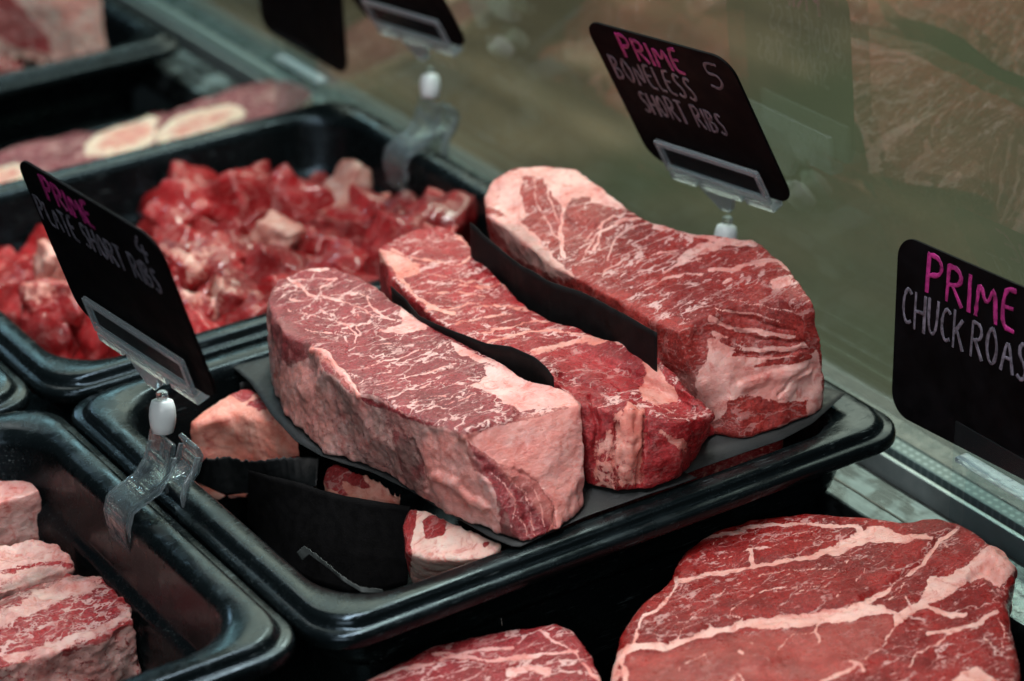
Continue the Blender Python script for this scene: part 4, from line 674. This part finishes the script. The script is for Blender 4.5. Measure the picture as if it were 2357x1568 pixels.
# ------------------------------------------------------------------ price cards
GL = {
 'P': (.6, [[(0, 0), (.05, 1)], [(.0, .97), (.4, 1.0), (.6, .8), (.5, .55), (.05, .45)]]), 'R': (.62, [[(0, 0), (.05, 1)], [(0, .97), (.4, 1.0), (.58, .78), (.45, .55), (.06, .48)], [(.2, .5), (.62, 0)]]),
 'I': (.12, [[(.06, 0), (.06, 1)]]), 'M': (.8, [[(0, 0), (.1, 1), (.4, .3), (.7, 1), (.8, 0)]]), 'E': (.5, [[(.5, 1), (.05, .97), (0, .02), (.5, 0)], [(.03, .52), (.42, .54)]]),
 'B': (.55, [[(0, 0), (.04, 1)], [(0, 1), (.4, .95), (.45, .7), (.04, .54), (.5, .42), (.5, .1), (0, 0)]]), 'O': (.6, [[(.3, 1), (.05, .8), (0, .35), (.25, 0), (.5, .15), (.58, .6), (.3, 1)]]), 'N': (.6, [[(0, 0), (.05, 1), (.55, 0), (.6, 1)]]),
 'L': (.45, [[(.05, 1), (0, .03), (.45, 0)]]), 'S': (.5, [[(.48, .88), (.3, 1), (.08, .88), (.1, .62), (.42, .42), (.46, .14), (.22, 0), (0, .12)]]), 'H': (.6, [[(0, 0), (.03, 1)], [(.57, 0), (.6, 1)], [(.02, .5), (.58, .52)]]),
 'T': (.6, [[(0, 1), (.6, 1)], [(.3, 1), (.3, 0)]]), 'A': (.65, [[(0, 0), (.32, 1), (.65, 0)], [(.14, .38), (.52, .38)]]), 'C': (.5, [[(.5, .85), (.3, 1), (.05, .75), (.02, .3), (.22, 0), (.5, .12)]]), 'U': (.55, [[(.02, 1), (0, .25), (.22, 0), (.48, .2), (.55, 1)]]),
 'K': (.55, [[(0, 0), (.03, 1)], [(.5, .8), (.04, .4)], [(.18, .5), (.55, 0)]]), '4': (.6, [[(.35, 1), (0, .4), (.6, .42)], [(.45, .7), (.4, 0)]]), '5': (.55, [[(.55, 1), (.1, 1), (.05, .55), (.4, .6), (.52, .3), (.3, 0), (0, .08)]])}
CW, CH = 0.112, 0.093
def lettering(parent, words, m, width, back):
    cu = bpy.data.curves.new('lettering', 'CURVE'); cu.dimensions = '3D'; cu.bevel_depth = width; cu.bevel_resolution = 2; cu.use_fill_caps = True
    rr = random.Random(5)
    for text, a0, a1, b0, b1 in words:
        tot = sum((GL[c][0] if c in GL else .35) + .22 for c in text) - .22; k = (a1 - a0) * CW / tot; x = a0 * CW; hgt = (b1 - b0) * CH
        for c in text:
            if c in GL:
                jy = rr.uniform(-.04, .04) * hgt; sc_ = rr.uniform(.92, 1.04)
                for st_ in GL[c][1]:
                    sp = cu.splines.new('POLY')
                    q = np.array(st_, float)
                    if len(q) > 2:                 # round the corners of hand strokes a little
                        for _ in range(2): q = np.concatenate([[q[0]], np.stack([q[:-1] * .75 + q[1:] * .25, q[:-1] * .25 + q[1:] * .75], 1).reshape(-1, 2), [q[-1]]])
                    sp.points.add(len(q) - 1)
                    for i, (u, v_) in enumerate(q):
                        lx = x + u * k - CW / 2; ly = CH * (1 - b1) + v_ * hgt * sc_ + jy
                        sp.points[i].co = ((-lx if back else lx), ly, 0, 1); sp.points[i].radius = 1.0 + rr.uniform(-.28, .22)
            x += ((GL[c][0] if c in GL else .35) + .22) * k
    tmp = bpy.data.objects.new('tmp', cu); C.objects.link(tmp); dg = bpy.context.evaluated_depsgraph_get(); me = bpy.data.meshes.new_from_object(tmp.evaluated_get(dg)); bpy.data.objects.remove(tmp)
    n = len(me.vertices); co = np.empty(n * 3); me.vertices.foreach_get('co', co); co = co.reshape(-1, 3); co[:, 2] = co[:, 2] * .18 + (-.00085 if back else .00085); me.vertices.foreach_set('co', co.ravel()); me.materials.clear()
    return link('lettering', me, m, parent, True)
def card(loc, X, Y, label, pink, grey, both=True):
    X = np.array(X, float); X /= np.linalg.norm(X); Y = np.array(Y, float); Y -= X * (X @ Y); Y /= np.linalg.norm(Y); N = np.cross(X, Y)
    root = empty('price_card', loc, label, 'price card', 'black price cards')
    root.matrix_world = Matrix([[X[i], Y[i], N[i], loc[i]] for i in range(3)] + [[0, 0, 0, 1]])
    bm = bmesh.new(); pts = rrect(CW / 2, CH / 2, .012, 8); lo = [bm.verts.new((x, y + CH / 2, -.0007)) for x, y in pts]; hi = [bm.verts.new((x, y + CH / 2, .0007)) for x, y in pts]
    bm.faces.new(lo[::-1]); bm.faces.new(hi)
    for i in range(len(pts)): bm.faces.new((lo[i], lo[(i + 1) % len(pts)], hi[(i + 1) % len(pts)], hi[i]))
    from_bm('card_panel', bm, M['card'], root, bevel=.0003)
    for bk in ((False, True) if both else (False,)):
        if pink: lettering(root, pink, M['pink'], .00125, bk)['label'] = 'pink handwritten word'
        if grey: lettering(root, grey, M['grey'], .00095, bk)['label'] = 'grey handwritten words'
    return root
XA, YA = (0.1271, -0.991, -0.0411), (-0.2891, -0.0767, 0.9542)
XB, YB = (0.0545, -0.9936, 0.0985), (-0.4228, 0.0664, 0.9038)
cardA = card((-0.006, 0.1462, 0.0757), XA, YA, 'black card reading PRIME PLATE SHORT RIBS 4, leaning over the left tray rim', [('PRIME', .17, .50, .04, .19)], [('PLATE SHORT RIBS', .03, .88, .23, .38), ('4', .80, .88, .05, .21)])
cardB = card((0.3166, 0.1393, 0.0822), XB, YB, 'black card reading PRIME BONELESS SHORT RIBS 5, in front of the glass', [('PRIME', .22, .63, .04, .20)], [('BONELESS', .07, .63, .23, .39), ('SHORT RIBS', .17, .74, .44, .60), ('5', .79, .89, .07, .25)])
cardC = card((0.318, -0.0515, 0.0100), (0, -1, .05), (0.03, 0, 1), 'black card reading PRIME CHUCK ROAST, cut off at the right edge', [('PRIME', .19, .71, .04, .25)], [('CHUCK', .05, .42, .27, .47), ('ROAST', .47, .88, .28, .48)])
neckA = np.array([0.0, 0.1485, 0.0564]); neckB = np.array([0.327, 0.1465, 0.0584]); neckD = np.array([0.327, 0.4367, 0.0514])
cardD = card(tuple(np.array([0.3166, 0.1393, 0.0822]) + neckD - neckB + np.array([0, .006, 0])), XB, YB, 'black card held by a clear clip at the top edge, bottom half showing', None, None, False)
cardE = card((0.320, 0.581, 0.018), (0, -1, .0), (-.03, 0, 1), 'blurred black card at the top edge in a flat clear holder', None, None, False)

# ------------------------------------------------------------------ clear clips
def ribbon(bm, prof, y0, y1, th):
    P_ = np.array(prof, float); n = len(P_); L = []
    for i in range(n):
        t_ = P_[min(i + 1, n - 1)] - P_[max(i - 1, 0)]; t_ /= np.linalg.norm(t_); q = np.array([-t_[1], t_[0]]) * th / 2; L.append((P_[i] + q, P_[i] - q))
    vs = [[bm.verts.new((a_[0], y, a_[1])) for a_ in (l[0], l[1]) for y in (y0, y1)] for l in L]
    for a_, b2 in zip(vs[:-1], vs[1:]):
        for i, j in ((0, 1), (1, 3), (3, 2), (2, 0)): bm.faces.new((a_[i], a_[j], b2[j], b2[i]))
    bm.faces.new((vs[0][0], vs[0][2], vs[0][3], vs[0][1])); bm.faces.new((vs[-1][0], vs[-1][1], vs[-1][3], vs[-1][2]))
def lathe(prof, n=24):
    bm = bmesh.new(); R = [[bm.verts.new((r * math.cos(2 * math.pi * k / n), r * math.sin(2 * math.pi * k / n), z)) for k in range(n)] for r, z in prof]
    for a_, b2 in zip(R[:-1], R[1:]):
        for k in range(n): bm.faces.new((a_[k], a_[(k + 1) % n], b2[(k + 1) % n], b2[k]))
    bm.faces.new(R[0][::-1]); bm.faces.new(R[-1]); return bm
def clip(base, neck, crd, label, flip=1):
    """base: on the rim; neck: under the card; the clamp straddles the rim wall"""
    root = empty('card_clip', tuple(base), label, 'clip', 'clear card clips on the tray rims')
    s = flip; mm = .001; Am = M['acrylic']; w2 = 11 * mm
    j1 = [(-3, 34), (-5, 27), (-8, 19), (-14, 12), (-24, 8), (-28.5, 5.5), (-30.5, -1), (-29.5, -9), (-28, -17)]
    j2 = [(9.5, 27), (11.5, 22), (9, 15), (4, 9.5), (2.2, 4), (3, -4), (4.5, -12)]
    for prof, y0, y1 in ((j1, -w2, w2), (j2, -w2 * .8, w2 * .8)):
        bm = bmesh.new(); ribbon(bm, [(x * s * mm, z_ * mm) for x, z_ in prof], y0, y1, 2.6 * mm)
        for i in range(1, len(prof) - 1):                     # cross bars added to catch the light
            (xa, za), (xb, zb) = prof[i], prof[i + 1]; xm, zm = (xa * .5 + xb * .5) * s * mm, (za * .5 + zb * .5) * mm
            if i % 2: box(bm, xm - .0013, xm + .0013, y0 + .003, y1 - .003, zm - .0016, zm + .0019)
        q = from_bm('jaw', bm, Am, root, bevel=.0006, seg=2)
        bm = bmesh.new(); sgn = s
        for yy in (y0, y1 - 1.4 * mm):                     # pale ribs, bright highlights of the jaw edges put into their colour
            ribbon(bm, [((x + (1.6 if prof is j1 else -1.6)) * s * mm, z_ * mm) for x, z_ in prof[1:-1]], yy, yy + 1.4 * mm, 3.0 * mm)
        from_bm('jaw_rib', bm, M['edge'], q, bevel=.0003, seg=1)
    bm = bmesh.new(); ribbon(bm, [(-15 * s * mm, 11 * mm), (-6 * s * mm, 12.5 * mm), (4 * s * mm, 13 * mm), (9 * s * mm, 14.5 * mm)], -5 * mm, 5 * mm, 2.2 * mm); from_bm('hinge_web', bm, Am, root, bevel=.0004)
    bm = lathe([(2.2 * mm, -8 * mm), (2.8 * mm, -7 * mm), (2.8 * mm, 7 * mm), (2.2 * mm, 8 * mm)]); o = from_bm('hinge_pin', bm, Am, root, smooth=True); o.rotation_euler = (math.pi / 2, 0, 0); o.location = (0.5 * s * mm, 0, 12 * mm)
    nk = Vector(neck - np.array(base)); lo = Vector((-3.2 * s * mm, 0, 33 * mm)); ax = (nk - lo); q = ax.to_track_quat('Z', 'Y')
    L = ax.length; bm = lathe([(3.6 * mm, .10 * L), (4.9 * mm, .13 * L), (5.9 * mm, .3 * L), (6.3 * mm, .5 * L), (6.0 * mm, .7 * L), (5.0 * mm, .86 * L), (3.6 * mm, .89 * L)], 28)
    o = from_bm('sleeve', bm, M['sleeve'], root, smooth=True); o.location = lo; o.rotation_mode = 'QUATERNION'; o.rotation_quaternion = q
    bm = lathe([(1.6 * mm, -2 * mm), (2.8 * mm, 0), (2.8 * mm, 2 * mm), (1.6 * mm, 3 * mm)]); o = from_bm('ball_joint', bm, Am, root, smooth=True); o.location = nk - ax.normalized() * 1 * mm
    # gripper aligned with the card
    g = bpy.data.objects.new('gripper', None); g.empty_display_size = .01; mw = crd.matrix_world.copy(); R = mw.to_3x3(); g.parent = root; C.objects.link(g)
    cx = -0.006; g.matrix_local = Matrix.Translation(-Vector(base)) @ mw
    def grip(bmx, nm, bv=.0005): o_ = from_bm(nm, bmx, M['clear'] if nm == 'front_window' else M['edge'], g, bevel=bv, seg=2); return o_
    h = .019; x0, x1 = cx - .0335, cx + .046
    bm = bmesh.new()
    for (a0, a1, c0, c1) in ((x0, x1, h - .003, h), (x0, x1, -.001, .0025), (x0, x0 + .003, .0026, h - .0031), (x1 - .003, x1, .0026, h - .0031)): box(bm, a0, a1, c0, c1, .0016, .0040)
    grip(bm, 'front_frame')
    bm = bmesh.new(); box(bm, x0 + .0031, x1 - .0031, .0026, h - .0031, .0018, .0030); grip(bm, 'front_window', .0002)
    bm = bmesh.new(); box(bm, x0, x1, -.004, h - .006, -.0040, -.0018); grip(bm, 'back_plate')
    bm = bmesh.new()
    for a0, a1 in ((x0, x0 + .020), (x0 + .023, x1 - .024), (x1 - .021, x1)): box(bm, a0, a1, -.0075, -.0022, -.0038, .0038)
    grip(bm, 'lower_rail', .0009)
    bm = bmesh.new(); v = [bm.verts.new(p) for p in ((cx - .014, -.0078, -.0022), (cx + .012, -.0078, -.0022), (cx + .003, -.0215, -.0022), (cx - .004, -.0215, -.0022), (cx - .014, -.0078, .0022), (cx + .012, -.0078, .0022), (cx + .003, -.0215, .0022), (cx - .004, -.0215, .0022))]
    for f in ((0, 1, 2, 3), (4, 7, 6, 5), (0, 4, 5, 1), (1, 5, 6, 2), (2, 6, 7, 3), (3, 7, 4, 0)): bm.faces.new([v[i] for i in f])
    grip(bm, 'neck')
    return root
bpy.context.view_layer.update()
clip(np.array([0.0, 0.145, 0.0]), neckA - np.array([0, 0, .0035]), cardA, 'sharp clear plastic clip with white sleeve on the rim between two trays at the left')
clip(np.array([0.325, 0.1435, 0.0]), neckB - np.array([0, 0, .0035]), cardB, 'clear plastic clip behind the tallest roast, only its head and white sleeve top showing')
clip(np.array([0.325, 0.4300, -0.002]), neckD - np.array([0, 0, .0035]), cardD, 'blurred clear plastic clip with white sleeve on the far tray rim, at top centre')
def holder(y0, y1, x, z0, z1, label):
    root = empty('card_holder', (x, (y0 + y1) / 2, z0), label, 'card holder', 'flat clear card holders'); hy = (y1 - y0) / 2
    bm = bmesh.new(); box(bm, -.0052, -.0040, -hy, hy, -0.0, z1 - z0); from_bm('front_plate', bm, M['clear'], root, bevel=.0003)
    bm = bmesh.new(); box(bm, .0040, .0052, -hy, hy, 0.0, z1 - z0 - .004); from_bm('back_plate', bm, M['clear'], root, bevel=.0003)
    bm = bmesh.new(); box(bm, -.0038, .0038, -hy, hy, z1 - z0 - .022, z1 - z0 - .0195); from_bm('card_shelf', bm, M['edge'], root, bevel=.0003)
    bm = bmesh.new(); box(bm, -.012, .012, -hy, hy, -.0022, -.0002); from_bm('foot', bm, M['acrylic'], root, bevel=.0003)
holder(-.107, -.0467, .316, -.0495, .0267, 'clear upright holder under the chuck roast card, standing on the steel ledge')
holder(.558, .616, .320, -.0495, .0250, 'clear upright holder under the blurred black card at the top edge')
